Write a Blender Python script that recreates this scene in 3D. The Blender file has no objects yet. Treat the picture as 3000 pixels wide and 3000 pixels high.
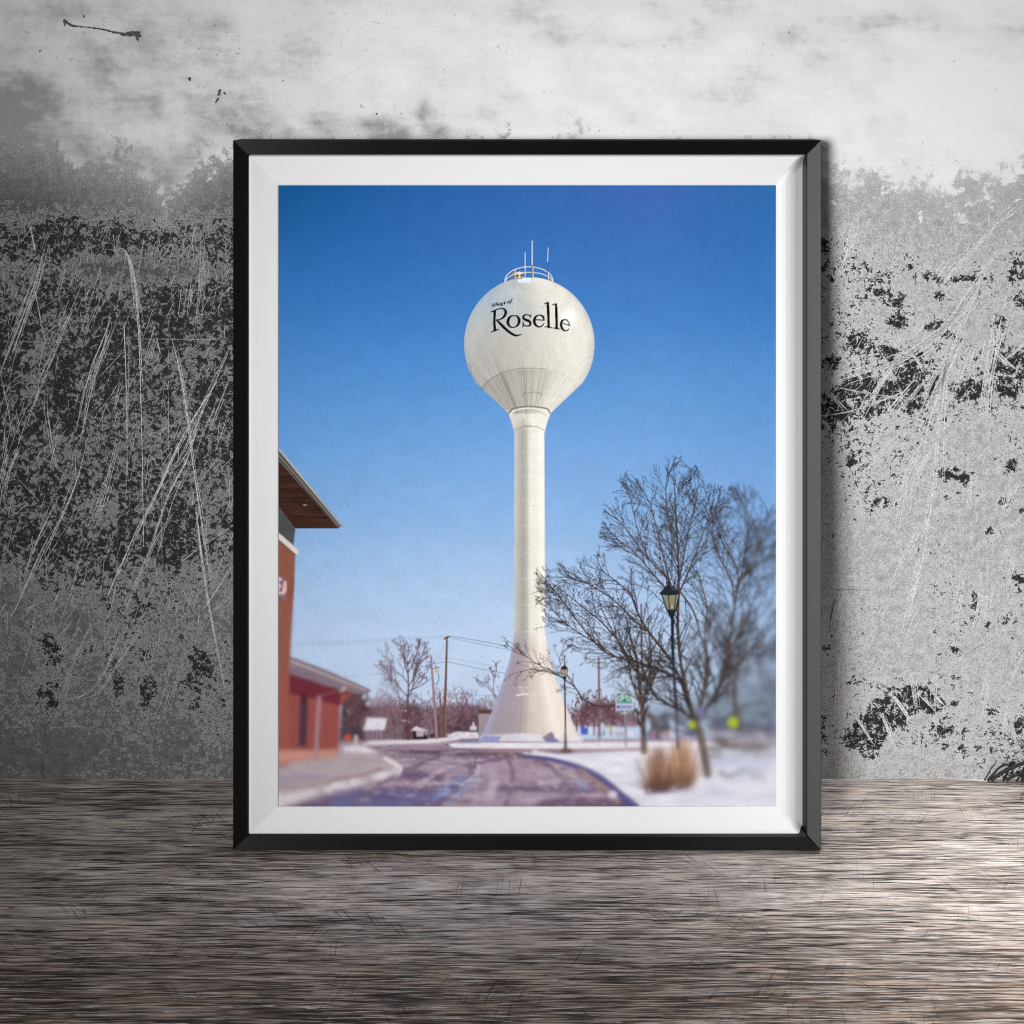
import bpy, math, random, sys, os
import numpy as np
from mathutils import Vector, Matrix
# ================================================================= camera, geometry of the place, light
SC = bpy.context.scene; COL = SC.collection
FPX = 4000.0; PYC = 282.0                     # focal length and principal row, in units of a 3000-unit wide picture
DIST = 1.1537; T = 0.034; H = 0.60            # camera to frame, frame thickness and height (m)
lo, hi = 0.02, 0.6
for _ in range(60):                           # the lean at which the frame rests on the floor and touches the wall
    th = (lo+hi)/2; g_ = H*math.sin(th)+T*math.cos(th); h0 = T*math.sin(th)
    up = g_*math.sin(th)-h0*math.cos(th); fw = g_*math.cos(th)+h0*math.sin(th)
    v_ = (-(2491-PYC)/FPX*DIST+up)/(DIST+fw)+(2282-PYC)/FPX
    if v_ > 0: hi = th
    else: lo = th
TH = th; GAP = g_; H0 = h0
FWD = Vector((0, math.cos(TH), -math.sin(TH))); UPV = Vector((0, math.sin(TH), math.cos(TH)))
FOOT = Vector((0, -GAP, H0))                  # front bottom edge of the frame
CAM = FOOT-FWD*DIST-UPV*(-(2491-PYC)/FPX*DIST)
cam_d = bpy.data.cameras.new('camera'); cam = bpy.data.objects.new('camera', cam_d); COL.objects.link(cam)
cam.location = CAM; cam.rotation_euler = (math.pi/2-TH, 0, 0)
cam_d.sensor_width = 36; cam_d.lens = 36*FPX/3000; cam_d.shift_y = -(1500-PYC)/3000; cam_d.clip_start = .01; cam_d.clip_end = 50
SC.camera = cam
W = bpy.data.worlds.new('World'); SC.world = W; W.use_nodes = True
W.node_tree.nodes['Background'].inputs[0].default_value = (.95, .96, 1, 1); W.node_tree.nodes['Background'].inputs[1].default_value = 0.17
SC.view_settings.view_transform = 'Standard'; SC.view_settings.look = 'None'; SC.view_settings.exposure = 0; SC.view_settings.gamma = 1
def ray(X, Y): return FWD+Vector(((X-1500)/FPX, 0, 0))+UPV*((PYC-Y)/FPX)
def on_wall(X, Y, off=0):
    d = ray(X, Y); return CAM+d*((-off-CAM.y)/d.y)
def on_floor(X, Y, off=0):
    d = ray(X, Y); return CAM+d*((off-CAM.z)/d.z)
def spot(name, loc, aim, energy, size, blend, soft, color=(1, 1, 1)):
    l = bpy.data.lights.new(name, 'SPOT'); o = bpy.data.objects.new(name, l); COL.objects.link(o)
    o.location = loc; o.rotation_euler = (Vector(aim)-Vector(loc)).to_track_quat('-Z', 'Y').to_euler()
    l.energy = energy; l.spot_size = math.radians(size); l.spot_blend = blend; l.shadow_soft_size = soft; l.color = color
    return o
KEY = spot('key_spotlight', (-1.08, -2.6, .90), on_wall(2150, 1180), 378, 33, 1.0, .42)
fl_ = bpy.data.lights.new('floor_fill_light', 'AREA'); fl_.shape = 'RECTANGLE'; fl_.size = 1.1; fl_.size_y = .05; fl_.spread = math.radians(24); fl_.energy = 1.75  # unseen strip lamp, added to brighten the floor at the right
fo_ = bpy.data.objects.new('floor_fill_light', fl_); COL.objects.link(fo_); fo_.location = (.85, -.19, 1.35); fo_.rotation_euler = (0, 0, 0)
SC.cycles.filter_width = 1.1
# ================================================================= helpers
def srgb(c): c = np.asarray(c, float); return np.where(c <= .04045, c/12.92, ((c+.055)/1.055)**2.4)
def mesh_obj(name, verts, faces, mats, parent=None, loc=None, smooth=False, midx=None):
    m = bpy.data.meshes.new(name); m.from_pydata([tuple(v) for v in verts], [], [tuple(f) for f in faces]); m.update()
    for q in mats: m.materials.append(q)
    if midx is not None: m.polygons.foreach_set('material_index', midx)
    if smooth: m.polygons.foreach_set('use_smooth', [True]*len(m.polygons))
    o = bpy.data.objects.new(name, m); COL.objects.link(o)
    if parent: o.parent = parent
    if loc: o.location = loc
    return o
def grid_mesh(name, co, faces):
    """fast mesh from numpy arrays of vertices (n, 3) and quads (m, 4)"""
    m = bpy.data.meshes.new(name); m.vertices.add(len(co)); m.vertices.foreach_set('co', co.astype(np.float32).ravel())
    m.loops.add(faces.size); m.loops.foreach_set('vertex_index', faces.astype(np.int32).ravel())
    m.polygons.add(len(faces)); m.polygons.foreach_set('loop_start', np.arange(0, faces.size, 4, dtype=np.int32)); m.polygons.foreach_set('loop_total', np.full(len(faces), 4, np.int32))
    m.update(calc_edges=True); return m
class NT:
    def __init__(s, name):
        s.m = bpy.data.materials.new(name); s.m.use_nodes = True; s.t = s.m.node_tree; s.n = s.t.nodes; s.b = s.n['Principled BSDF']
    def add(s, typ, ins=None, **kw):
        n = s.n.new(typ)
        for k, v in kw.items(): setattr(n, k, v)
        for k, v in (ins or {}).items(): s.set(n.inputs[k], v)
        return n
    def set(s, sock, v):
        if isinstance(v, bpy.types.NodeSocket): s.t.links.new(v, sock)
        elif isinstance(v, (tuple, list)) and len(v) == 3 and sock.type == 'RGBA': sock.default_value = (*v, 1)
        else: sock.default_value = v
    def math(s, op, a, b=0.0, c=None, clamp=False):
        n = s.add('ShaderNodeMath', operation=op, use_clamp=clamp); s.set(n.inputs[0], a); s.set(n.inputs[1], b)
        if c is not None: s.set(n.inputs[2], c)
        return n.outputs[0]
    def noise(s, vec, scale, detail=3, rough=.55, dist=0, dim='3D'):
        n = s.add('ShaderNodeTexNoise', {'Scale': scale, 'Detail': detail, 'Roughness': rough, 'Distortion': dist}, noise_dimensions=dim); s.set(n.inputs['Vector'], vec); return n.outputs['Fac']
    def mapped(s, vec, scale=(1, 1, 1), rot=(0, 0, 0), loc=(0, 0, 0)):
        n = s.add('ShaderNodeMapping'); s.set(n.inputs['Vector'], vec); n.inputs['Scale'].default_value = scale; n.inputs['Rotation'].default_value = rot; n.inputs['Location'].default_value = loc; return n.outputs[0]
    def ramp(s, fac, stops, interp='LINEAR'):
        n = s.add('ShaderNodeValToRGB'); s.set(n.inputs[0], fac); e = n.color_ramp; e.interpolation = interp
        while len(e.elements) < len(stops): e.elements.new(.5)
        for k, (p, c) in enumerate(stops):
            e.elements[k].position = p; e.elements[k].color = (c, c, c, 1) if not isinstance(c, (tuple, list)) else (*c, 1)
        return n.outputs['Color']
    def mix(s, fac, a, b, mode='MIX'):
        n = s.add('ShaderNodeMix', data_type='RGBA', blend_type=mode); s.set(n.inputs[0], fac); s.set(n.inputs[6], a); s.set(n.inputs[7], b); return n.outputs[2]
    def attr(s, name): return s.add('ShaderNodeAttribute', attribute_name=name, attribute_type='GEOMETRY')
    def out(s, color=None, rough=.6, spec=.3, bump=None, bstr=.2, bdist=.001):
        if color is not None: s.set(s.b.inputs['Base Color'], color)
        s.set(s.b.inputs['Roughness'], rough); s.b.inputs['Specular IOR Level'].default_value = spec
        if bump is not None:
            n = s.add('ShaderNodeBump', {'Strength': bstr, 'Distance': bdist, 'Height': bump}); s.t.links.new(n.outputs[0], s.b.inputs['Normal'])
        return s.m
def empty(name, loc, rot=(0, 0, 0)):
    o = bpy.data.objects.new(name, None); COL.objects.link(o); o.location = loc; o.rotation_euler = rot; o.empty_display_size = .05; return o
def tag(o, label=None, cat=None, kind=None, group=None):
    for k, v in (('label', label), ('category', cat), ('kind', kind), ('group', group)):
        if v: o[k] = v
    return o
# ---------------------------------------------------------------- the printed photograph (ink colours of the paper sheet)
PX0, PY0, PX1, PY1 = 816, 543, 2273, 2362
PW, PH = PX1-PX0, PY1-PY0
rnd = random.Random(11)
nr = np.random.RandomState(5)
def hexc(h): return np.array([int(h[i:i+2], 16)/255 for i in (1, 3, 5)])
def smooth_noise(w, h, cell, seed):
    """value noise in 0..1, cell = (cx, cy) feature size in px"""
    r = np.random.RandomState(seed); cx, cy = cell
    gx, gy = int(w/cx)+3, int(h/cy)+3
    g = r.rand(gy, gx)
    x = np.arange(w)/cx; y = np.arange(h)/cy
    xi = x.astype(int); yi = y.astype(int); fx = x-xi; fy = y-yi
    fx = fx*fx*(3-2*fx); fy = fy*fy*(3-2*fy)
    a = g[yi][:, xi]; b = g[yi][:, xi+1]; c = g[yi+1][:, xi]; d = g[yi+1][:, xi+1]
    fx = fx[None, :]; fy = fy[:, None]
    return (a*(1-fx)+b*fx)*(1-fy)+(c*(1-fx)+d*fx)*fy
def fbm(w, h, cell, seed, octs=3):
    t = 0; s = 0; amp = 1
    for o in range(octs):
        t = t+amp*smooth_noise(w, h, (max(cell[0]/2**o, 1.01), max(cell[1]/2**o, 1.01)), seed+o*17); s += amp; amp *= .55
    return t/s
def idw(pts, power=2.5, step=16):
    gx = np.arange(PX0, PX1+step, step); gy = np.arange(PY0, PY1+step, step)
    X, Y = np.meshgrid(gx, gy); W = 0; V = 0
    for p in pts:
        w = 1/(((X-p[0])**2+(Y-p[1])**2)+400)**(power/2); W = W+w
        V = V+w[..., None]*np.array(p[2:], float)
    V = V/W[..., None]
    x = np.arange(PW)/step; y = np.arange(PH)/step
    xi = x.astype(int); yi = y.astype(int); fx = (x-xi)[None, :, None]; fy = (y-yi)[:, None, None]
    a = V[yi][:, xi]; b = V[yi][:, xi+1]; c = V[yi+1][:, xi]; d = V[yi+1][:, xi+1]
    return (a*(1-fx)+b*fx)*(1-fy)+(c*(1-fx)+d*fx)*fy
def blur(a, s):
    if s < .3: return a
    r = int(math.ceil(s*2.6)); k = np.exp(-.5*(np.arange(-r, r+1)/s)**2); k /= k.sum()
    p = np.pad(a, ((r, r), (0, 0))+((0, 0),)*(a.ndim-2), 'edge'); o = 0
    for i, w in enumerate(k): o = o+w*p[i:i+a.shape[0]]
    p = np.pad(o, ((0, 0), (r, r))+((0, 0),)*(a.ndim-2), 'edge'); o = 0
    for i, w in enumerate(k): o = o+w*p[:, i:i+a.shape[1]]
    return o
def catmull(pts, n=10):
    P = [np.array(p, float) for p in pts]; P = [2*P[0]-P[1]]+P+[2*P[-1]-P[-2]]; out = []
    for i in range(1, len(P)-2):
        for t in np.linspace(0, 1, n, endpoint=False):
            a, b, c, d = P[i-1:i+3]
            out.append(.5*((2*b)+(c-a)*t+(2*a-5*b+4*c-d)*t*t+(3*b-a-3*c+d)*t**3))
    out.append(P[-2]); return out
class Paint:
    def __init__(s):
        s.rgb = np.zeros((PH, PW, 3)); s.id = np.zeros((PH, PW), np.int16)
    def box(s, x0, y0, x1, y1):
        return max(int(math.floor(x0))-PX0, 0), max(int(math.floor(y0))-PY0, 0), min(int(math.ceil(x1))+1-PX0, PW), min(int(math.ceil(y1))+1-PY0, PH)
    def put(s, b, a, col, i=None, thr=.5):
        x0, y0, x1, y1 = b
        v = s.rgb[y0:y1, x0:x1]; aa = a[..., None]
        v *= (1-aa); v += aa*(col if np.ndim(col) else col)
        if i is not None: s.id[y0:y1, x0:x1][a > thr] = i
    def mask(s, pts, ss=3):
        P = np.array(pts, float); b = s.box(P[:, 0].min(), P[:, 1].min(), P[:, 0].max(), P[:, 1].max())
        x0, y0, x1, y1 = b
        if x1 <= x0 or y1 <= y0: return b, None
        X = PX0+x0+(np.arange((x1-x0)*ss)+.5)/ss; Y = PY0+y0+(np.arange((y1-y0)*ss)+.5)/ss
        ins = np.zeros((len(Y), len(X)), bool)
        for k in range(len(P)):
            (ax, ay), (bx, by) = P[k], P[(k+1) % len(P)]
            if ay == by: continue
            rows = np.where((Y >= min(ay, by)) & (Y < max(ay, by)))[0]
            if not len(rows): continue
            xc = ax+(Y[rows]-ay)*(bx-ax)/(by-ay)
            ins[rows] ^= (X[None, :] > xc[:, None])
        return b, ins.reshape(y1-y0, ss, x1-x0, ss).mean((1, 3))
    def poly(s, pts, col, i=None, a=1.0, soft=0, noise=None, ss=3):
        b, m = s.mask(pts, ss)
        if m is None: return
        if soft: m = np.clip(blur(m, soft), 0, 1)
        c = hexc(col) if isinstance(col, str) else np.array(col)
        if noise:
            amp, cell, seed = noise
            n = fbm(m.shape[1], m.shape[0], cell, seed)-.5
            c = np.clip(c*(1+2*amp*n[..., None]), 0, 1)
        s.put(b, m*a, c, i)
    def line(s, p, q, r0, r1, col, i=None, a=1.0, grow=0.0):
        b = s.box(min(p[0], q[0])-r0-2-grow, min(p[1], q[1])-r0-2-grow, max(p[0], q[0])+r0+2+grow, max(p[1], q[1])+r0+2+grow)
        x0, y0, x1, y1 = b
        if x1 <= x0 or y1 <= y0: return
        X = (PX0+x0+.5+np.arange(x1-x0))[None, :]; Y = (PY0+y0+.5+np.arange(y1-y0))[:, None]
        dx, dy = q[0]-p[0], q[1]-p[1]; L = dx*dx+dy*dy+1e-9
        t = np.clip(((X-p[0])*dx+(Y-p[1])*dy)/L, 0, 1)
        d = np.sqrt((X-p[0]-t*dx)**2+(Y-p[1]-t*dy)**2); r = r0+(r1-r0)*t
        m = np.clip(r-d+.5, 0, 1)*np.minimum(1, 2*r)
        s.put(b, m*a, col)
        if i is not None: s.id[y0:y1, x0:x1][d < r+grow] = i
    def path(s, pts, r0, r1, col, i=None, a=1.0, n=8, grow=0.0, curve=True):
        c = hexc(col) if isinstance(col, str) else col
        P = catmull(pts, n) if curve and len(pts) > 2 else [np.array(p, float) for p in pts]
        N = len(P)-1
        for k in range(N):
            s.line(P[k], P[k+1], r0+(r1-r0)*k/N, r0+(r1-r0)*(k+1)/N, c, i, a, grow)
    def glyph(s, pts, col, i=None):
        """pts: (x, y, radius) along one pen stroke"""
        c = hexc(col); P = catmull(pts, 9)
        for k in range(len(P)-1):
            s.line(P[k][:2], P[k+1][:2], max(P[k][2]*1.15+.5, .7), max(P[k+1][2]*1.15+.5, .7), c, i, 1.0, .6)
    def disc(s, x, y, rx, ry, col, i=None, a=1.0, soft=0):
        s.poly([(x+rx*math.cos(t), y+ry*math.sin(t)) for t in np.linspace(0, 2*math.pi, 36, endpoint=False)], col, i, a, soft)
P = Paint()
ID = dict(sky=0)
NAMES = ['sheet']
def nid(name):
    NAMES.append(name); return len(NAMES)-1
# --- sky
SKX = [816, 1180, 1545, 1910, 2273]; SKY = [(543, 10,86,150, 32,94,166, 44,98,172, 58,98,178, 38,104,170), (700, 30,98,170, 40,102,178, 48,106,182, 54,108,182, 44,108,180), (900, 50,116,188, 54,118,192, 58,120,192, 62,122,194, 56,118,190),
  (1100, 74,136,204, 76,138,206, 80,140,206, 84,142,206, 78,138,204), (1300, 98,154,216, 104,156,216, 108,158,216, 108,158,216, 98,150,210), (1500, 124,170,222, 130,174,224, 132,174,224, 128,170,220, 118,160,212),
  (1700, 158,190,230, 164,194,232, 166,194,230, 156,186,226, 136,170,212), (1900, 184,206,236, 188,210,240, 190,210,238, 180,202,232, 148,176,208), (2100, 190,206,234, 196,212,238, 194,210,236, 184,202,228, 150,172,198), (2362, 190,206,234, 196,212,238, 194,210,236, 184,202,228, 150,172,198)]
_t = np.array([r[1:] for r in SKY], float).reshape(len(SKY), 5, 3)/255
_r = np.stack([np.stack([np.interp(np.arange(PY0, PY1), [r[0] for r in SKY], _t[:, c, k]) for c in range(5)], 1) for k in range(3)], 2)
sky = np.empty((PH, PW, 3))
for k in range(3):
    for q in range(PH): sky[q, :, k] = np.interp(np.arange(PX0, PX1), SKX, _r[q, :, k])
sky = blur(sky[::8, ::8], 3).repeat(8, 0).repeat(8, 1)[:PH, :PW]; sky = blur(sky, 6); sky = sky*.93+sky.mean(2, keepdims=True)*.05+.006
P.rgb[:] = sky
# --- bushes and treeline
def tree(base, ang, length, rad, col, i, depth, up=.0, spread=.5, twig=.55, grow=1.6, dens=1.0, wob=.16, spur=False, limit=None):
    """recursive limb; ang in radians, 0 = right, -pi/2 = up"""
    n = max(3, int(length/ (7 if rad < 2 else 11))); seg = length/n
    x, y = base; r = rad; c0 = col if not isinstance(col, str) else hexc(col)
    for k in range(n):
        ang += rnd.gauss(0, wob); ang += up*(-math.pi/2-ang)
        nx, ny = x+math.cos(ang)*seg, y+math.sin(ang)*seg
        if limit and not limit(nx, ny): return
        r2 = max(rad*(1-(k+1)/n*.75), twig)
        v = rnd.uniform(.75, 1.3)
        P.line((x, y), (nx, ny), r, r2, np.clip(c0*v, 0, 1), i, .92, grow)
        if spur and r < 1.6 and rnd.random() < .5:
            sa = ang+rnd.choice((-1, 1))*rnd.uniform(.6, 1.2); sl = rnd.uniform(2, 5)
            P.line((nx, ny), (nx+math.cos(sa)*sl, ny+math.sin(sa)*sl), .7, .5, c0*v, i, .85, grow)
        x, y, r = nx, ny, r2
        if depth > 0 and k >= 1 and rnd.random() < dens*(.34 if spur else .62):
            sgn = rnd.choice((-1, 1))
            tree((x, y), ang+sgn*rnd.uniform(spread*.5, spread*1.2), length*(1-.55*k/n)*rnd.uniform(.4, .75), max(r*.62, twig), col, i, depth-1, up, spread, twig, grow, dens, wob, spur, limit)
    if depth > 0:
        for sgn in (-1, 1):
            tree((x, y), ang+sgn*rnd.uniform(.12, .4), length*(rnd.uniform(.4, .62) if spur else rnd.uniform(.32, .5)), max(r*.9, twig), col, i, depth-1, up, spread, twig, grow, dens, wob, spur, limit)
i_wood = nid('printed_treeline')
for x0, x1, yt, cc in ((1060,1235,2048,'#63464c'),(1180,1300,2056,'#664850'),(1270,1430,2050,'#5e424a'),(1330,1500,2080,'#5e444c')):
    top = [(x0, 2175)]+[(x0+(x1-x0)*t, yt+14+8*abs(2*t-1)**2+rnd.uniform(-9, 9)) for t in np.linspace(0, 1, 30)]+[(x1, 2175)]
    P.poly(top, cc, i_wood, .78, 6, (.5, (5, 5), x0))
for k in range(120):
    x = rnd.uniform(1080, 1485); tree((x, rnd.uniform(2095, 2165)), -math.pi/2+rnd.uniform(-.6, .6), rnd.uniform(34, 66), 1.0, rnd.choice(('#4e363e', '#5a3f48', '#8a6870')), i_wood, 2, .02, .6, .38, 2.5)
P.poly([(1005,2020),(1045,2008),(1080,2030),(1085,2080),(1060,2110),(1070,2168),(996,2172)], '#5c4248', i_wood, 1, 3, (.35, (9, 9), 3))
for x, y, r in ((1070,2040,9),(1080,2060,8),(1023,2082,4),(1025,2090,3)): P.disc(x, y, r*.8, r, '#b9c6de', None, .85, 2)
for x, y in ((1177,2082),(1190,2081),(1178,2109),(1184,2110),(1192,2112),(1200,2114),(1198,2106)): P.disc(x, y, 3.2, 2.2, '#e0d5dc', None, .9, 1)
i_rwood = nid('printed_row_of_young_trees')
for x0, x1, yt in ((1672,1720,2065),(1700,1800,2045),(1790,1870,2075)):
    P.poly([(x0, 2128)]+[(x0+(x1-x0)*t, yt+10+12*abs(2*t-1)**2+rnd.uniform(-7, 7)) for t in np.linspace(0, 1, 20)]+[(x1, 2128)], '#6b464c', i_rwood, .7, 5, (.55, (6, 6), x0))
for k in range(50):
    x = rnd.uniform(1680, 1880); tree((x, rnd.uniform(2095, 2135)), -math.pi/2+rnd.uniform(-.6, .6), rnd.uniform(30, 56), .9, '#5c3a42', i_rwood, 2, .02, .7, .5, 2)
# --- ground
P.poly([(816,2172),(2273,2160),(2273,2362),(816,2362)], '#9a8594', None, 1, 0, (.10, (90, 10), 71))
b0 = 2170-PY0
g = fbm(PW, PH-b0, (70, 9), 99, 4); dk = np.clip((g-.5)*5, 0, 1)[..., None]; lt = np.clip((.47-g)*5, 0, 1)[..., None]; g2 = fbm(PW, PH-b0, (26, 5), 311, 3); g3 = fbm(PW, PH-b0, (12, 4), 321, 2)
v = P.rgb[b0:]; v[:] = v*(1-dk*.5)+hexc('#634e66')*dk*.5; v[:] = v*(1-lt*.5)+hexc('#b5a0b0')*lt*.5; a_ = np.clip((g2-.60)*6, 0, 1)[..., None]*.75; v[:] = v*(1-a_)+hexc('#4d3750')*a_; a_ = np.clip((g3-.66)*7, 0, 1)[..., None]*.8; v[:] = v*(1-a_)+hexc('#cfc0cc')*a_
P.poly([(1180,2182),(1900,2186),(1900,2195),(1150,2190)], '#9b8393', None, .8, 2)
P.poly([(1150,2200),(1330,2196),(1560,2206),(1700,2230),(1500,2222),(1300,2212),(1180,2212)], '#66505f', None, .7, 4)
P.poly([(1220,2226),(1380,2222),(1600,2230),(1720,2262),(1560,2286),(1400,2280),(1250,2270)], '#a894a4', None, .55, 8)
P.poly([(1400,2296),(1560,2300),(1730,2305),(1800,2320),(1700,2322),(1400,2312)], '#55405e', None, .85, 4)
P.poly([(1400,2325),(1540,2318),(1700,2330),(1600,2352),(1380,2350)], '#a592a6', None, .8, 7)
P.poly([(1590,2340),(1700,2332),(1850,2345),(1850,2362),(1560,2362)], '#573a58', None, .85, 5)
P.poly([(1120,2258),(1250,2262),(1310,2268),(1290,2285),(1180,2280),(1110,2276)], '#553c5c', None, .85, 5)
P.poly([(900,2345),(1010,2318),(1120,2302),(1290,2310),(1300,2362),(860,2362)], '#4f3a62', None, .8, 10, (.3, (50, 8), 15))
P.poly([(990,2318),(1130,2306),(1260,2318),(1290,2340),(1200,2362),(970,2362)], '#5566a8', None, .6, 12, (.3, (60, 8), 16))
P.poly([(1060,2322),(1200,2330),(1180,2342),(1050,2336)], '#4a3560', None, .8, 4)
P.poly([(1300,2296),(1352,2270),(1396,2260),(1400,2285),(1370,2310),(1330,2340),(1300,2355),(1260,2340)], '#7088c4', None, .7, 9, (.45, (16, 7), 8))
P.poly([(1320,2300),(1350,2296),(1345,2306),(1318,2308)], '#463560', None, .9, 2)
P.poly([(1368,2240),(1380,2228),(1392,2240),(1402,2262),(1370,2262)], '#5a4866', None, .7, 3)
P.poly([(1680,2278),(1712,2290),(1752,2306),(1716,2312),(1688,2300)], '#8aa2d4', None, .85, 4)
P.poly([(1614,2242),(1632,2242),(1646,2262),(1628,2262)], '#c9b3a5', None, .9, 2); P.poly([(1650,2250),(1675,2262),(1690,2285),(1672,2275)], '#bda6a8', None, .9, 2)
P.poly([(1680,2256),(1720,2272),(1790,2318),(1770,2324),(1700,2290)], '#6b4a55', None, .7, 3)
for pts, w_, cc, a_ in (([(1395,2215),(1392,2245),(1376,2275),(1330,2320),(1270,2362)], 5, '#5e4b62', .45), ([(1300,2206),(1250,2230),(1180,2262),(1110,2300),(1040,2362)], 6, '#66536a', .4), ([(1480,2212),(1500,2250),(1500,2300),(1480,2362)], 5, '#6a566c', .5), ([(1560,2215),(1620,2250),(1660,2300),(1680,2362)], 6, '#6b586e', .4), ([(1395,2240),(1430,2228),(1470,2224)], 4, '#65526a', .4), ([(1350,2300),(1400,2262),(1402,2240)], 3, '#cbbccc', .6), ([(1200,2200),(1320,2206),(1500,2210),(1620,2222)], 4, '#55424f', .5), ([(1330,2240),(1280,2262),(1230,2300)], 6, '#b8a6b6', .5), ([(1440,2250),(1450,2290),(1430,2340)], 10, '#b3a0b0', .4)):
    P.path(pts, w_, w_*1.6, cc, None, a_)
for k in range(260):
    x, y = rnd.uniform(1000, 1780), rnd.uniform(2200, 2360); P.disc(x, y, rnd.uniform(3, 16), rnd.uniform(1.5, 4), rnd.choice(('#4f3c55', '#5d4963', '#6c5870', '#b9a8b8', '#c9bccb', '#9c8a9c')), None, rnd.uniform(.3, .7), 1)
P.poly([(1000,2205),(1500,2200),(1760,2262),(1830,2362),(900,2362)], '#b4a2b0', None, .22, 20)
for k in range(70):
    x, y = rnd.uniform(1050, 1760), rnd.uniform(2198, 2350); P.disc(x, y, rnd.uniform(8, 34), rnd.uniform(2, 5), rnd.choice(('#cbbccb', '#bfb0bf', '#d6cad6')), None, .45, 2)
# snow and kerbs
P.poly([(1058,2178),(1090,2168),(1220,2166),(1300,2160),(1345,2155),(1345,2166),(1260,2176),(1100,2181)], '#ddd4dc', None, 1, 1)
P.poly([(1310,2152),(1340,2142),(1400,2144),(1410,2162),(1320,2166)], '#ddd6e0', None, 1, 1.5, (.14, (10, 6), 4))
P.poly([(1315,2180),(1340,2174),(1560,2174),(2273,2168),(2273,2192),(1560,2194),(1330,2189)], '#e4dfe8', None, 1, 1, (.06, (20, 6), 5))
P.poly([(1330,2176),(1400,2168),(1420,2172),(1400,2176)], '#7f86b8', None, .9, 1)
P.poly([(1400,2191),(1780,2192),(1900,2188),(1900,2196),(1600,2202),(1400,2202)], '#94787f', None, .75, 1)
P.poly([(1530,2208),(1560,2204),(1640,2208),(1780,2200),(2273,2186),(2273,2362),(1862,2362),(1800,2310),(1770,2282),(1700,2245),(1620,2222)], '#dcdbe6', None, 1, 2, (.10, (70, 12), 6))
for k in range(26):
    t_ = rnd.random(); x_ = 1540+t_**.8*300; y_ = 2206+ (t_**1.8)*140; P.disc(x_+rnd.uniform(-6, 14), y_+rnd.uniform(-7, 3), rnd.uniform(5, 14), rnd.uniform(3, 7), '#e2e0ea', None, .8, 2)
P.path([(1534,2212),(1600,2220),(1660,2234),(1720,2256),(1770,2286),(1815,2325),(1860,2362)], 4, 13, '#554f86')
P.path([(1700,2252),(1745,2285),(1780,2312),(1810,2345)], 4, 7, '#a0857c', None, .85)
P.disc(1795, 2326, 13, 11, '#dcd8e4', None, 1, 3)
P.poly([(816,2212),(900,2205),(1000,2182),(1060,2190),(1130,2222),(1172,2238),(1180,2258),(1150,2272),(1080,2290),(1020,2312),(940,2330),(880,2350),(840,2362),(816,2362)], '#b3a5ab', None, 1, 3, (.07, (60, 8), 12))
P.poly([(1008,2184),(1040,2181),(1075,2185),(1110,2205),(1060,2204),(1010,2200)], '#e0d8de', None, 1, 2)
P.path([(1130,2220),(1165,2240),(1172,2254),(1140,2264),(1080,2280),(1020,2296),(980,2300)], 6, 10, '#e2d9de')
P.path([(1120,2250),(1060,2270),(1000,2280),(960,2290)], 3, 4, '#8f6f78', None, .8)
P.path([(816,2285),(880,2276),(960,2272)], 6, 5, '#9a8fa8', None, .7)
P.path([(816,2345),(880,2330),(930,2318)], 18, 8, '#ddd4da')
P.path([(816,2306),(870,2304),(930,2300)], 4, 4, '#a3887f', None, .5)
for k in range(34):
    t_ = rnd.random(); P.disc(960+t_*215+rnd.uniform(-10, 10), 2312-t_*58+rnd.uniform(-9, 9), rnd.uniform(6, 16), rnd.uniform(4, 9), rnd.choice(('#e4dce2', '#d6ccd4', '#b7a5ae')), None, .85, 2)
# --- kiosk, shed, small far things
i_kiosk = nid('printed_kiosk_with_snowy_roof')
P.poly([(1072,2136),(1126,2136),(1124,2167),(1072,2167)], '#705862', i_kiosk)
for x in (1080, 1093, 1106, 1118): P.line((x, 2140), (x, 2164), 2.5, 2.5, hexc('#9a8c9c'))
P.poly([(1066,2138),(1078,2101),(1136,2103),(1128,2137)], '#dcd6e0', i_kiosk, 1, 0, (.1, (8, 8), 9))
i_shed = nid('printed_dark_shed_with_snowy_roof')
P.poly([(1212,2140),(1252,2136),(1254,2165),(1212,2166)], '#2e1a26', i_shed); P.poly([(1221,2141),(1244,2141),(1242,2156),(1222,2156)], '#b9a8b4'); P.poly([(1246,2140),(1254,2140),(1252,2152),(1246,2152)], '#a598a8')
P.poly([(1206,2139),(1220,2126),(1246,2136),(1258,2138),(1240,2141)], '#d9d0d8', i_shed)
P.disc(1021, 2158, 9, 9, '#e0593a'); P.poly([(1040,2132),(1056,2138),(1054,2152),(1036,2154)], '#421c34'); P.line((1045, 2156), (1046, 2184), 5, 5, hexc('#c3bfb2'))
P.poly([(998,2132),(1066,2130),(1066,2150),(998,2154)], '#4c4358', None, .7, 3)
P.poly([(1260,2150),(1276,2146),(1280,2160),(1262,2160)], '#3a2a36', None, .8, 1); P.poly([(1378,2126),(1398,2126),(1398,2138),(1378,2138)], '#c7c2d4'); P.line((1388, 2117), (1388, 2128), 2.5, 3, hexc('#d6d0dc')); P.line((1400, 2127), (1400, 2138), 1.5, 1.5, hexc('#22161e'))
P.disc(1329, 2130, 3, 4, '#d19a5a'); P.poly([(1308,2124),(1350,2128),(1348,2140),(1310,2138)], '#3d2c3a', None, .6, 2)
P.poly([(1403,2090),(1442,2090),(1436,2170),(1403,2172)], '#9c8c94'); P.poly([(1400,2078),(1446,2078),(1440,2090),(1403,2090)], '#5a3f40')
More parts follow.
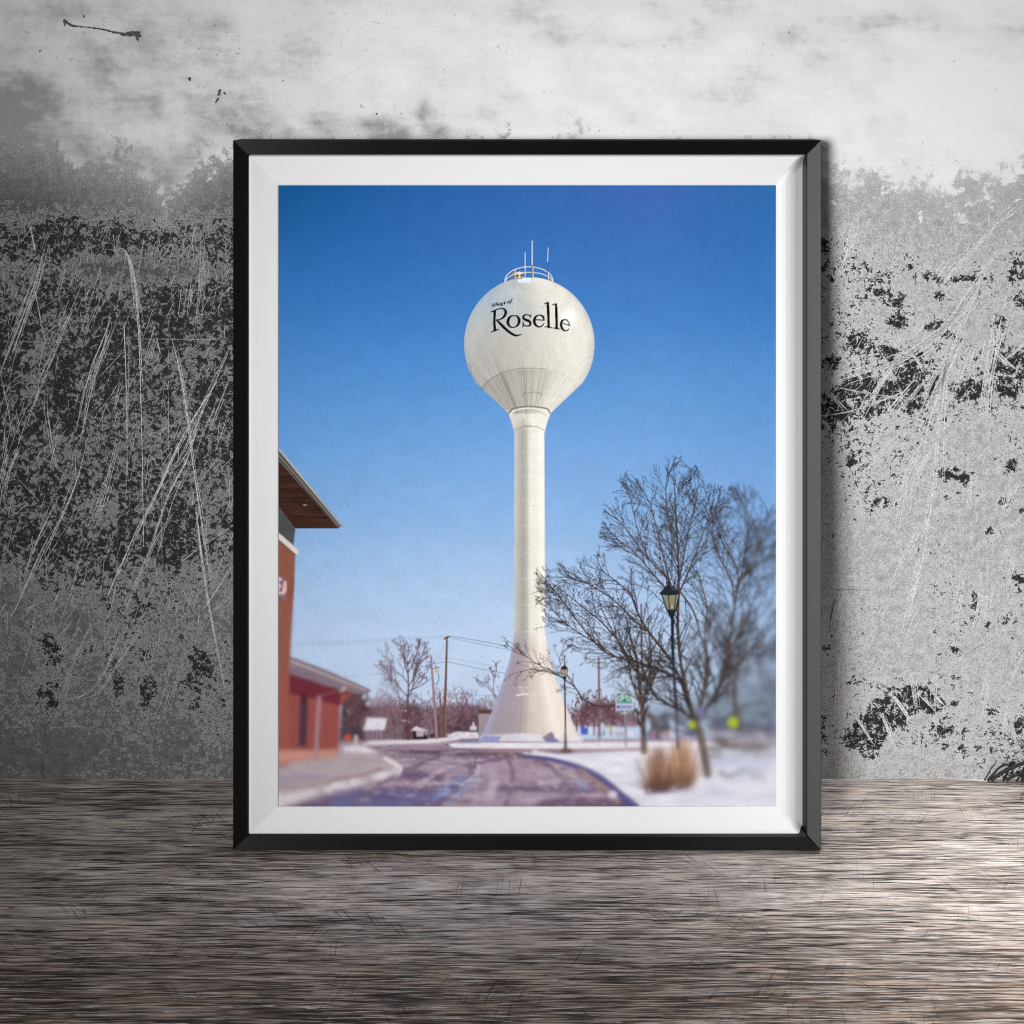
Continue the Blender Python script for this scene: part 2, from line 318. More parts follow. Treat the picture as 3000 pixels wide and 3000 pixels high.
# background bare tree
i_bgt = nid('printed_distant_bare_tree')
P.path([(1197,2165),(1196,2080),(1198,2010),(1196,1935)], 3.4, 1.4, '#5c3d3e', i_bgt)
for (x, y, a, l) in ((1197,2040,-2.2,75),(1197,2040,-.9,70),(1197,2000,-2.3,80),(1198,2010,-.75,80),(1197,1975,-2.1,62),(1197,1970,-1.0,62),(1196,1950,-1.9,44),(1196,1950,-1.3,48),(1197,2060,-2.6,60),(1197,2025,-.35,60)):
    tree((x, y), a, l*1.12, 1.5, '#55393f', i_bgt, 3, .05, .45, .40, 2.2, 1.0, .10)
P.path([(1182,2130),(1172,2050),(1162,1990),(1150,1920),(1136,1905)], 1.8, .6, '#755660', i_bgt)
for (x, y, a) in ((1172,2040,-2.3),(1165,2000,-2.5),(1160,1980,-2.2),(1170,2060,-2.6)): tree((x, y), a, 55, 1.1, '#8a6d7a', i_bgt, 2, .03, .5, .4, 2)
tree((1455, 2040), -2.0, 62, 1.6, '#5b444c', i_bgt, 3, -.02, .5, .42, 2); tree((1460, 2050), -2.5, 60, 1.6, '#5b444c', i_bgt, 3, -.02, .5, .42, 2); tree((1462, 1985), -2.2, 26, 1.0, '#5b444c', i_bgt, 1, 0, .5, .42, 2)
# --- poles and wires
i_wire = nid('printed_power_lines')
for pts, w, cc, a in (([(1310,1862),(1180,1868),(1000,1879),(880,1882)], .6, '#7f8fae', .75), ([(1308,1868),(1180,1874),(1000,1884),(880,1888)], .55, '#8a99b6', .7),
      ([(1316,1862),(1400,1876),(1505,1896)], .7, '#4e5c78', .85), ([(1316,1867),(1400,1885),(1505,1905)], .6, '#62708a', .8),
      ([(1240,1952),(1275,1943),(1300,1940),(1322,1940),(1400,1957),(1492,1974)], .6, '#4e5c78', .85), ([(1240,1940),(1308,1928),(1400,1942),(1492,1958)], .45, '#70809e', .7),
      ([(1010,1981),(1100,1974),(1150,1966)], .7, '#8494b4', .6), ([(1308,2030),(1380,2034),(1450,2037)], .5, '#56627a', .8), ([(1285,1935),(1308,1868)], .35, '#8090ac', .5)):
    P.path(pts, w, w, cc, i_wire, a, 6, .8)
i_pole = nid('printed_tall_wooden_utility_pole')
P.path([(1311,1866),(1308,1980),(1305,2060),(1304,2155)], 2.8, 4.6, '#6b5245', i_pole, 1, 6); P.path([(1312.5,1870),(1306.5,2155)], .8, 1.3, '#9a7a5e', None, .8)
P.path([(1303,1872),(1310,1866),(1318,1864)], 1.8, 1.8, '#43332e', i_pole); P.path([(1307,1863),(1317,1862)], 1, 1, '#c9c4c8')
i_pole2 = nid('printed_short_utility_pole_with_transformer')
P.path([(1264.5,1923),(1268,1975),(1272,2030),(1277,2100),(1281,2160)], 2.5, 4.6, '#8a727a', i_pole2); P.path([(1266,1923),(1270,2000),(1281,2158)], .8, 1.5, '#b39aa2', None, .7)
P.poly([(1275,1953),(1288,1954),(1287,1972),(1275,1971)], '#b9b6a8', i_pole2); P.line((1276, 1953), (1288, 1954), 1, 1, hexc('#4c4440')); P.line((1277, 1946), (1277, 1953), .7, .7, hexc('#4c4440')); P.line((1270, 1958), (1276, 1958), .8, .8, hexc('#4c4440')); P.line((1272, 1938), (1275, 1944), 1.4, 1, hexc('#3c3440'))
P.path([(1286,1974),(1287,1990),(1282,2000),(1274,2003)], 1.1, .6, '#4c4a5a', None, .8)
i_pole3 = nid('printed_far_utility_pole')
P.path([(1290,2027),(1293,2100),(1295,2158)], 2.2, 3, '#7a5a5e', i_pole3); P.disc(1283, 2044, 2.6, 2.6, '#3a2a34')
i_pole4 = nid('printed_utility_pole_behind_the_tree')
P.path([(1754,1926),(1755,2060),(1756,2158)], 2.6, 4.4, '#76605c', i_pole4); P.line((1724, 1940), (1776, 1940), 1.2, 1.2, hexc('#5c4d50'), i_pole4); P.path([(1878,1770),(1880,1990)], 2.4, 3.6, '#6d5f5c')
# far things right
P.poly([(1700,2128),(1722,2124),(1722,2151),(1703,2151)], '#4257b0', None, .95, 1); P.disc(1716, 2128, 4, 5, '#9fb0e0', None, .9, 1)
for x in (1690, 1740, 1768, 1790): P.line((x, 2105), (x, 2152), 2.2, 2.4, hexc('#71504f'))
for x, y, rx, ry, cc in ((1765,2130,6,14,'#c5cfe0'),(1732,2140,6,14,'#d0d6e6'),(1788,2135,4,14,'#c8a878'),(1800,2135,10,9,'#c6cad8'),(1815,2150,14,7,'#b5a3ad'),(1836,2147,6,6,'#e8dfe2'),(1850,2147,6,6,'#e8dfe2'),
       (1922,2150,26,16,'#3e4468'),(1905,2155,10,12,'#6e76a2'),(1915,2152,6,12,'#c27a72'),(1938,2150,9,9,'#c9b8b0'),(1955,2152,6,10,'#b07070'),(1968,2148,9,9,'#c9c2cc'),(2000,2150,12,14,'#9c96b0'),(2026,2148,14,12,'#66709a'),(2008,2120,12,8,'#8a8494')):
    P.disc(x, y, rx, ry, cc, None, .9, 1.5)
P.poly([(1905,2120),(1918,2108),(1935,2122),(1950,2108),(1965,2124),(1965,2140),(1905,2140)], '#504858', None, .9, 3)
P.poly([(2075,2105),(2140,2100),(2200,2118),(2273,2130),(2273,2165),(2090,2150)], '#505668', None, .9, 6, (.3, (26, 14), 3))
P.poly([(2075,2135),(2273,2145),(2273,2168),(2075,2172)], '#a9a3b2', None, .8, 5, (.3, (30, 14), 5)); P.poly([(2090,2168),(2200,2172),(2273,2176),(2273,2192),(2160,2205),(2110,2190)], '#5c5454', None, .85, 5)
P.poly([(2070,2190),(2273,2195),(2273,2235),(2060,2250)], '#bfc2d6', None, .8, 8); P.path([(2110,2262),(2135,2272),(2180,2255),(2210,2270),(2240,2285)], 8, 5, '#6e7478', None, .8)
# --- distant tree on the right of the print
for k in range(120):
    x = rnd.uniform(1900, 2273); y = rnd.uniform(2085, 2150); P.disc(x, y, rnd.uniform(4, 20), rnd.uniform(3, 9), rnd.choice(('#454a58', '#5b5452', '#6c6e80', '#4b4a50', '#8d8d9c', '#3c4254')), None, .6, 3)
for k in range(60): P.disc(rnd.uniform(2080, 2273), rnd.uniform(2160, 2215), rnd.uniform(8, 30), rnd.uniform(3, 8), rnd.choice(('#6c6864', '#55524f', '#9a98a8', '#c7c6d2')), None, .6, 4)
for k in range(30): P.disc(rnd.uniform(2070, 2273), rnd.uniform(2215, 2340), rnd.uniform(20, 60), rnd.uniform(4, 12), rnd.choice(('#a9adc8', '#b9bcd0', '#e0dfe8', '#d9d8e2')), None, .55, 8)
P.poly([(1900,2075),(2000,2050),(2100,2020),(2273,1990),(2273,2120),(1900,2110)], '#59636f', None, .5, 16, (.5, (20, 16), 44))
i_t3 = nid('printed_blurred_tree_at_the_right_edge')
P.path([(2160,2130),(2150,2040),(2155,1960)], 9, 6, '#5a4d46', i_t3)
P.path([(2160,2100),(2170,2070),(2250,2055)], 5, 3, '#5a5048', i_t3)
for k in range(16):
    tree((rnd.uniform(2080, 2268), rnd.uniform(1950, 2110)), -math.pi/2+rnd.uniform(-.4, .6), rnd.uniform(90, 170), 2.4, '#565660', i_t3, 2, .03, .5, .7, 2, .8)
# --- water tower
i_tow = nid('printed_water_tower')
prof = [(815,20),(818,44),(824,62),(832,74),(845,98),(870,126),(900,147),(930,168),(950,178),(985,188),(1017,190.5),(1050,187),(1080,176),(1110,161),(1140,141),(1213,61),(1216,61),(1230,55),(1262,46),(1268,44),(1500,44.8),(1700,45.5),(1848,46),(1860,47.5),(1880,50),(1900,53),(1930,59),(1950,65),(1990,78),(2035,94),(2090,114),(2140,136),(2172,151)]
yy = np.arange(815, 2172); hw = np.interp(yy, [p[0] for p in prof], [p[1] for p in prof]); k3 = np.ones(5)/5
el = 190.5*np.sqrt(np.clip(1-((yy-1010)/(196.0))**2, 0, 1)); hw = np.where(yy < 1122, np.maximum(el, np.where(yy < 830, hw*.9, 0)), np.interp(yy, [1122, 1213]+[p[0] for p in prof if p[0] > 1213], [157, 61]+[p[1] for p in prof if p[0] > 1213]))
cx = np.interp(yy, [815, 1100, 1213, 2172], [1550.5, 1551.5, 1551.5, 1553.5])
b, m = P.mask([(cx[k]-hw[k], yy[k]) for k in range(0, len(yy), 3)]+[(cx[k]+hw[k], yy[k]) for k in range(len(yy)-1, -1, -3)])
x0, y0, x1, y1 = b; Y = PY0+np.arange(y0, y1); X = PX0+np.arange(x0, x1)+.5
H = np.interp(Y, yy, hw)[:, None]; C = np.interp(Y, yy, cx)[:, None]; U = np.clip((X[None, :]-C)/H, -1, 1); YY = np.repeat(Y[:, None].astype(float), len(X), 1)
def ramp(u, ks): return np.stack([np.interp(u, [k[0] for k in ks], [hexc(k[1])[c] for k in ks]) for c in range(3)], -1)
shaft = ramp(U, [(-1,'#c9c6c0'),(-.85,'#bab7b0'),(-.45,'#a5a29c'),(-.2,'#b2afa7'),(-.05,'#d6d2c8'),(.1,'#e4e0d5'),(.45,'#e6e2d8'),(.62,'#efebe1'),(.9,'#f1ede3'),(1,'#dcd8d0')])
base = ramp(U, [(-1,'#aaa6c0'),(-.8,'#a096a2'),(-.4,'#a79aa0'),(-.12,'#b8aba8'),(.0,'#cfc2b8'),(.25,'#d9cdc2'),(.4,'#e4d9cd'),(.55,'#f4eadf'),(.7,'#efe3d9'),(1,'#e6dad4')])
bulb = ramp(U, [(-1,'#b3b4b6'),(-.85,'#b8b7b4'),(-.5,'#b6b4ae'),(-.2,'#bebbb4'),(.05,'#cbc8bf'),(.25,'#dad6cc'),(.6,'#e0dcd2'),(.85,'#dedacf'),(1,'#cfccc4')])
t = np.clip((YY-1225)/40, 0, 1)[..., None]; col = bulb*(1-t)+shaft*t
neck = ((YY > 1200))[..., None]; sh2 = ramp(U, [(-1,'#d5d2cc'),(-.5,'#c9c6be'),(-.1,'#cfccc4'),(.1,'#e4e1d8'),(1,'#e8e5dc')]); col = np.where(neck, sh2*(1-t)+shaft*t, col)
t = np.clip((YY-1842)/60, 0, 1)[..., None]*.99; col = col*(1-t)+base*t
R2 = ((X[None, :]-1551)/190)**2+((YY-1010)/195)**2
fb = (YY < 1213)[..., None].astype(float)
def mixin(col, a, c): a = (a[..., None] if a.ndim == 2 else a); return col*(1-a)+hexc(c)*a
gs = lambda x, y, sx, sy: np.exp(-((X[None, :]-x)/sx)**2-((YY-y)/sy)**2)
col = mixin(col, gs(1440, 880, 75, 62)*.75*fb[..., 0], '#9cafc2'); col = mixin(col, gs(1500, 860, 34, 22)*.35*fb[..., 0], '#d6dde4')
col = mixin(col, gs(1490, 925, 75, 45)*.45*fb[..., 0], '#b9c2c8'); col = mixin(col, gs(1420, 1060, 90, 90)*.30*fb[..., 0], '#a09c94')
col = mixin(col, gs(1669, 928, 20, 24)*.95*fb[..., 0], '#ffffff'); col = mixin(col, gs(1600, 1030, 26, 70)*.16*fb[..., 0], '#9a968e')
below = np.clip((YY-(1140-60*np.sqrt(np.clip(1-((X[None, :]-1551)/139)**2, 0, 1))))/5, 0, 1)*fb[..., 0]
col = mixin(col, below*np.clip(.78-np.maximum(U-.05, 0)*1.6, .05, .8)*.42, '#918b80')
ang = (X[None, :]-1551)/np.maximum(1290-YY, 60)
stk = .5*fbm(1600, 8, (5, 8), 61, 3)[0]+.5*fbm(1600, 8, (3, 8), 62, 2)[0]; stv = np.interp(ang*300+800, np.arange(1600), stk)
yfade = np.clip((YY-1020)/120, 0, 1)*fb[..., 0]
col = col*(1-np.clip((stv-.5)*.9, 0, .22)[..., None]*yfade[..., None]*np.clip(1.0-U*1.1, .05, 1)[..., None])
n2 = fbm(len(X), len(Y), (6, 9), 31); col = col*(1+(n2-.5)[..., None]*.02)
n3 = fbm(len(X), len(Y), (16, 40), 32); col = col*(1+(n3-.5)[..., None]*.06*fb)
edge = np.clip((np.abs(U)-.93)/.07, 0, 1); col = mixin(col, edge*.22, '#8aa0c0')
P.put(b, m, np.clip(col, 0, 1), i_tow)
sm = '#8f897e'
P.path([(1413,1142),(1432,1118),(1470,1094),(1515,1082),(1551,1080),(1600,1083)], .8, .8, '#6e685e', None, .75); P.path([(1600,1083),(1645,1096),(1675,1116),(1687,1140)], .6, .6, '#aaa498', None, .6)
for a, b2, al in (((1472,1094),(1512,1190),.6),((1541,1080),(1545,1192),.65),((1613,1086),(1586,1165),.45),((1430,1118),(1496,1200),.4),((1660,1110),(1618,1165),.25),((1420,1040),(1440,1100),.2)): P.line(a, b2, .8, .7, hexc('#6e685c'), None, al)
P.path([(1546,1155),(1560,1150),(1580,1152),(1587,1158)], .8, .6, '#5e584e', None, .7)
P.path([(1372,1062),(1380,1078),(1384,1100),(1400,1120),(1416,1146)], 1.0, .6, '#55524e', None, .5); P.line((1540, 1150), (1530, 1162), 1.6, 1, hexc('#5a544a'), None, .5)
P.path([(1483,830),(1470,845),(1462,860)], 1, .6, '#9fb0c0', None, .5)
P.path([(1300+x/3.22, 660+y/3.22) for x, y in ((208,1010),(300,935),(420,880),(560,850),(680,840),(900,836))], .5, .5, '#a9a9a6', None, .5); P.line((1511, 870), (1511, 922), .5, .5, hexc('#dfe4e8'), None, .6); P.line((1617, 990), (1612, 1080), .5, .5, hexc('#e8e5dc'), None, .6)
P.path([(1492,1212),(1505,1198),(1551,1192),(1600,1198),(1612,1211)], 2.2, 2.2, '#7d776c', i_tow, .75); P.path([(1494,1216),(1510,1203),(1551,1197),(1598,1203),(1611,1215)], 1.3, 1.3, '#f0ede6', i_tow, .95)
P.path([(1509,1262),(1530,1252),(1552,1250),(1575,1252),(1595,1262)], 1.2, 1.2, '#908a80', None, .6); P.path([(1500,1224),(1525,1208),(1552,1205),(1580,1208),(1606,1222)], .7, .7, '#8c867c', None, .5)
P.path([(1536,1230),(1531,1238),(1537,1247),(1552,1248),(1556,1243)], .6, .6, '#6e6a66', None, .7); P.path([(1611,1212),(1611,1226),(1605,1230)], .7, .6, '#b9b9b4', None, .9); P.path([(1492,1214),(1494,1230),(1500,1232)], .7, .6, '#8d98a4', None, .9); P.path([(1599,1262),(1600,1270),(1595,1274)], .7, .6, '#b9b9b4', None, .9)
for y, h in ((1322,44),(1395,44),(1467,45),(1541,45),(1618,45),(1694,45),(1771,46),(1850,46)): P.path([(1553-h*.5, y+1.5),(1553, y),(1553+h*.9, y+1.5)], .5, .5, '#f4f0e8', None, .6); P.path([(1509, y+4),(1530, y+1.5)], .4, .4, '#8f8c86', None, .4)
P.path([(1549,1743),(1565,1736),(1587,1731)], .7, .6, '#8f887a', None, .8); [P.line((x, y-3), (x+1, y+3), .5, .5, hexc('#7d766a'), None, .7) for x, y in ((1565,1736),(1573,1734),(1583,1731))]; P.disc(1585, 1730, 3, 2, '#55504a', None, .8)
P.path([(1514,2035),(1550,2034),(1650,2036)], .6, .6, '#f6f1ee', None, .8); P.path([(1514,2036),(1530,2034),(1548,2033)], 1.8, 1.2, '#f2eef4', None, .9)
for k in range(40): P.disc(rnd.uniform(1520, 1548), rnd.uniform(2008, 2032), rnd.uniform(.6, 1.8), rnd.uniform(.6, 1.4), '#efeaf2', None, .8)
P.path([(1530,2040),(1521,2165)], .8, 1.2, '#8a7f84', None, .55); P.path([(1582,2040),(1594,2140)], .6, .6, '#b9ada4', None, .5)
P.poly([(1404,2172),(1412,2152),(1470,2150),(1530,2146),(1580,2150),(1598,2160),(1706,2158),(1712,2172)], '#e6e2ee', None, .75, 3); P.poly([(1404,2172),(1416,2153),(1468,2156),(1462,2172)], '#8c92c4', None, .9, 2)
P.line((1404, 2172.5), (1712, 2172.5), 1.2, 1.2, hexc('#8a7078'), None, .7)
P.poly([(1588,2160),(1616,2141),(1626,2156),(1600,2171)], '#837f90'); P.poly([(1598,2170),(1622,2158),(1640,2170),(1634,2175),(1606,2174)], '#7a7aa6')
# snow cap, railing, vent, aerials
P.poly([(1514,820),(1530,816),(1555,817),(1560,824),(1555,832),(1535,831),(1520,830)], '#dfe3f0', None, 1, .8)
i_rail = nid('printed_railing_and_aerials')
P.poly([(1502,800),(1533,799),(1533,816),(1528,820),(1506,821),(1502,814)], '#9a9186', i_rail); P.poly([(1502,800),(1533,799),(1533,804),(1502,806)], '#d8d4cc'); P.poly([(1503,809),(1533,807),(1533,811),(1503,813)], '#4e463e'); P.poly([(1502,797),(1512,796),(1512,820),(1503,820)], '#5a4c40', None, .6); P.poly([(1520,798),(1525,798),(1525,818),(1520,818)], '#e8e4dc', None, .8)
for cy, ry, a in ((826, 42, 1), (831, 31, .95)):
    P.path([(1550+70*math.cos(t), cy-ry*math.sin(t)) for t in np.linspace(0, math.pi, 26)], 1.25, 1.25, '#d9d4ca', i_rail, a, 2, 1)
for x, ya, yb in ((1481,815,829),(1510,792,819),(1539,785,817),(1562,784,817),(1607,800,824),(1619,815,830)): P.line((x, ya), (x, yb), 1.1, 1.1, hexc('#dcd7cd'), i_rail, 1, 1)
P.line((1539, 742), (1539, 790), .95, 1.0, hexc('#e0dee0'), i_rail, 1, 1); P.line((1559.5, 709), (1559.5, 780), 1.2, 1.3, hexc('#eceaea'), i_rail, 1, 1); P.line((1559.5, 780), (1559.5, 816), 1.3, 1.3, hexc('#6a625c'), i_rail, 1, 1)
P.line((1606.5, 728), (1604.5, 770), .8, 1.0, hexc('#e6e6ea'), i_rail, 1, 1); P.line((1604.5, 770), (1603, 822), .7, .7, hexc('#3c4866'), i_rail, 1, 1)
P.line((1482, 816), (1482, 828), 1.8, 1.8, hexc('#d8c8a0'), None, .8)
# lettering, traced
i_let = nid('printed_lettering'); INK = '#050509'; Z = lambda pts, s=7.43, ox=1430, oy=860: [(ox+p[0]/s, oy+p[1]/s, p[2]/s) for p in pts]
L = [
 [(70,408,5),(120,400,9),(200,362,7),(290,340,8),(350,352,14),(385,400,22),(382,460,22),(340,530,16),(270,575,9),(185,590,5)],           # R bowl
 [(150,392,20),(145,520,20),(143,660,20),(155,812,22)], [(78,852,5),(130,826,9),(190,805,8),(243,798,5)],
 [(190,590,10),(260,660,20),(350,750,23),(450,840,22),(540,900,20),(600,925,16),(660,922,10),(725,900,6)],
 [(575,494,6),(500,510,12),(450,570,22),(436,650,23),(465,715,18),(520,750,9),(590,742,8),(650,700,15),(678,630,23),(672,560,22),(630,505,12),(575,494,6)],   # o
 [(932,472,5),(928,520,6),(915,540,3)], [(925,520,5),(890,488,8),(830,474,8),(780,500,14),(770,545,17),(820,585,22),(890,612,22),(925,660,18),(905,710,13),(840,722,8),(790,705,7),(765,650,5)], [(762,632,5),(768,690,7),(757,745,5)],   # s
 [(1030,582,7),(1130,590,7),(1222,598,7)], [(1222,596,7),(1205,530,18),(1160,492,12),(1100,488,7),(1040,520,16),(1008,600,23),(1025,680,22),(1080,730,14),(1140,735,9),(1190,705,7),(1218,665,4)],   # e
 [(1228,240,4),(1270,224,7),(1320,214,6)], [(1300,220,20),(1308,360,22),(1315,520,22),(1320,745,20)], [(1238,740,5),(1290,738,8),(1340,742,8),(1388,762,5)],
 [(1402,264,4),(1440,246,7),(1492,246,6)], [(1478,250,18),(1486,380,21),(1492,560,22),(1494,770,20)], [(1418,764,5),(1470,764,8),(1520,772,8),(1558,794,5)],
 [(1625,660,5),(1700,685,6),(1775,714,5)], [(1770,705,5),(1755,650,10),(1710,592,8),(1660,582,7),(1612,610,16),(1588,680,18),(1605,760,20),(1650,815,13),(1700,825,8),(1740,805,6),(1762,780,4)],
]
for g_ in L: P.glyph(Z(g_), INK, i_let)
for g_ in ([(92,240,6),(100,275,7),(103,300,6)],[(103,300,5),(130,262,4),(146,232,3)],[(146,255,5),(140,296,5)],[(150,236,4),(151,234,4)],[(183,212,5),(172,284,5)],[(208,206,5),(198,276,5)],
   [(240,236,4),(222,248,6),(222,268,6),(240,262,4)],[(248,232,5),(246,262,5),(256,266,4)],[(300,222,5),(280,226,6),(276,246,5),(292,250,4),(302,232,5)],[(300,250,5),(322,262,5),(312,276,5),(286,280,5),(278,264,4)],[(304,222,4),(322,216,4)],
   [(350,236,4),(376,214,4),(368,200,5),(350,212,6),(346,234,6),(362,246,5),(378,238,4)],
   [(448,180,5),(430,196,7),(430,220,6),(448,224,5),(470,204,7),(468,182,6),(448,180,5)],[(542,132,4),(520,136,6),(505,170,7),(495,220,6),(476,242,4)],[(486,182,4),(525,172,4)]):
    P.glyph([(a, b, c*.5) for a, b, c in Z(g_)], INK, i_let)
P.disc(1430+1735/7.43, 860+640/7.43, 6, 6, '#ffffff', None, .5, 2.5)
# --- building at the left
i_b = nid('printed_brick_building_with_deep_eave')
P.poly([(816,1572),(868,1621),(866,1700),(859,1830),(852,1960),(850,2240),(816,2250)], '#8a5747', i_b, 1, 0, (.16, (5, 3), 3))
b, m = P.mask([(816,1572),(868,1621),(866,1700),(859,1830),(852,1960),(850,2240),(816,2250)])
yv = PY0+np.arange(b[1], b[3]); al = np.clip((yv-1750)/300, 0, 1)[:, None]*.85; P.put(b, m*al, hexc('#a05a50'))
P.poly([(838,1606),(846,1640),(848,1700),(842,1700),(838,1650),(826,1620)], '#84503f', None, .4, 2)
P.poly([(816,1475),(868,1545),(863,1598),(816,1562)], '#4c4d50', i_b, 1, 0, (.12, (30, 3), 9)); P.poly([(816,1562),(822,1563),(879,1614),(876,1623),(868,1624),(816,1578)], '#d9d2ca', i_b); P.line((816, 1579), (869, 1625), 1.3, 1.3, hexc('#4a2c24'))
P.poly([(816,1342),(992,1546),(868,1547),(816,1480)], '#3a231b', i_b, 1, 0, (.45, (60, 4), 10)); P.line((868, 1547), (994, 1547), 1.2, 1.2, hexc('#171720'))
P.poly([(872,1478),(890,1474),(906,1478),(890,1486)], '#2a1c18'); P.disc(896, 1480, 7, 2.4, '#9a948c', None, .8)
P.poly([(816,1308),(1008,1541),(994,1547),(816,1346)], '#6d6c6c', i_b)
for o, cc, w in ((3, '#c3c2be', 2.2), (10, '#7d7b78', 2), (16, '#3b3634', 2.4), (22, '#8f8a84', 1.4), (29, '#2c2420', 2)): P.line((816, 1308+o), (1006-o*.45, 1541+o*.12), w, w*.6, hexc(cc), None, .85)
P.poly([(816,1684),(838,1696),(842,1760),(816,1745)], '#8a6f88', None, .75, 2)
for p_, q_ in (((818,1692),(818,1738)),((818,1694),(826,1698)),((818,1714),(825,1717)),((818,1737),(826,1738))): P.line(p_, q_, 3, 3, hexc('#d8cfd2'))
P.path([(832,1738),(836,1712),(839,1706),(839,1730),(834,1738)], 3, 3, '#e8b5b4')
i_an = nid('printed_low_brick_annex')
P.poly([(850,1970),(1045,2022),(998,2066),(994,2212),(850,2232)], '#98504a', i_an, 1, 0, (.07, (7, 4), 6)); P.poly([(850,1970),(1050,2022),(1000,2034),(999,2067),(930,2048),(850,2032)], '#702c38', i_an, 1, 2)
P.poly([(882,2046),(905,2050),(900,2186),(878,2186)], '#4a3444'); P.poly([(884,2030),(902,2034),(902,2056),(884,2056)], '#3a1d2c', None, .8)
P.poly([(816,2196),(994,2194),(994,2214),(850,2232),(816,2240)], '#d39d8d', None, .85, 4); P.path([(938,2042),(932,2140),(928,2222)], 5, 5.5, '#a98792', i_an); P.path([(1000,2012),(985,2024),(940,2036)], 2, 3, '#7e4a58')
P.poly([(850,1926),(862,1928),(960,1966),(1088,2024),(1074,2030),(1046,2030),(960,2008),(852,1972)], '#82747e', i_an, 1, 1, (.12, (30, 8), 3)); P.path([(850,1925),(960,1966),(1088,2022)], 3, 2, '#6a4a56'); P.path([(856,1936),(960,1976),(1075,2022)], 3.5, 2, '#c3b2b2', None, .8); P.path([(852,1960),(960,1996),(1050,2024)], 4, 2, '#7c6a80', None, .6); P.path([(1010,2010),(1012,2018),(1000,2024)], 3, 3, '#b9a9ae')
# --- small lamp
i_l2 = nid('printed_small_street_lamp'); DK = '#2c2228'
def lamp_small():
    P.path([(1654,1982),(1656,2080),(1657,2150)], 2.0, 2.2, '#33262c', i_l2, 1, 6, 1); P.path([(1656.5,2145),(1657,2190)], 2.6, 4.6, '#3a2628', i_l2); P.poly([(1643,2191),(1676,2191),(1674,2206),(1645,2206)], '#6e4844', i_l2)
    P.line((1654, 1929), (1654, 1950), 1.7, 1.7, hexc('#4a3e44'), i_l2); P.line((1637, 1931), (1654, 1931), .6, .8, hexc('#4a4450'), i_l2); P.poly([(1642,1961),(1647,1953),(1651,1949),(1657,1949),(1661,1953),(1665,1961)], DK, i_l2)
    P.poly([(1643,1961),(1664,1961),(1659,1982),(1650,1982)], '#a89c86', i_l2); [P.line(a_, b_, .7, .7, hexc(DK)) for a_, b_ in (((1643,1961),(1650,1982)),((1654,1961),(1654,1982)),((1664,1961),(1659,1982)))]; P.poly([(1649,1981),(1660,1981),(1657,1992),(1652,1992)], DK, i_l2)
# --- bicycle route sign
i_sg = nid('printed_bicycle_route_sign')
def sign():
    P.path([(1829,2080),(1832,2120),(1834,2185)], 2.8, 3, '#8a8288', i_sg, .9); P.poly([(1803,2026),(1855,2027),(1856,2078),(1804,2079)], '#c9cbd6', i_sg); P.poly([(1807,2030),(1850,2031),(1850,2060),(1807,2060)], '#2c7068', i_sg)
    for c_ in (1817, 1841): P.path([(c_+6.3*math.cos(t), 2044+7.0*math.sin(t)) for t in np.linspace(0, 6.283, 14)], 1.7, 1.7, '#b9cfc6', None, 1, 2)
    P.path([(1817,2044),(1823,2035),(1836,2035),(1841,2044)], 1.2, 1.2, '#b9cfc6', None, 1, 2, 0, False); P.path([(1817,2044),(1828,2045),(1823,2035)], 1.2, 1.2, '#b9cfc6', None, 1, 2, 0, False); P.path([(1828,2045),(1836,2035),(1834,2032)], 1.1, 1.1, '#b9cfc6', None, 1, 2, 0, False); P.line((1820, 2033), (1826, 2033), 1, 1, hexc('#b9cfc6'))
    for xa, xb in ((1810,1815),(1817,1822),(1824,1828),(1833,1838),(1840,1847)): P.line((xa, 2056), (xb, 2056), 1.2, 1.2, hexc('#a9c8be'), None, .9)
    P.poly([(1806,2065),(1851,2065),(1851,2075),(1806,2075)], '#7d82c6', i_sg); P.poly([(1807,2067),(1812,2067),(1814,2074),(1808,2074)], '#3c3cae'); [P.line((x, 2070), (x+2.5, 2070), 1.2, 1.2, hexc('#aab0e0'), None, .7) for x in range(1818, 1848, 5)]
    P.poly([(1818,2078),(1840,2078),(1840,2091),(1818,2091)], '#a9b4b4', i_sg); P.poly([(1820,2080),(1826,2080),(1826,2087),(1820,2087)], '#1f6c58'); P.poly([(1834,2080),(1839,2080),(1839,2087),(1834,2087)], '#1f6c58')
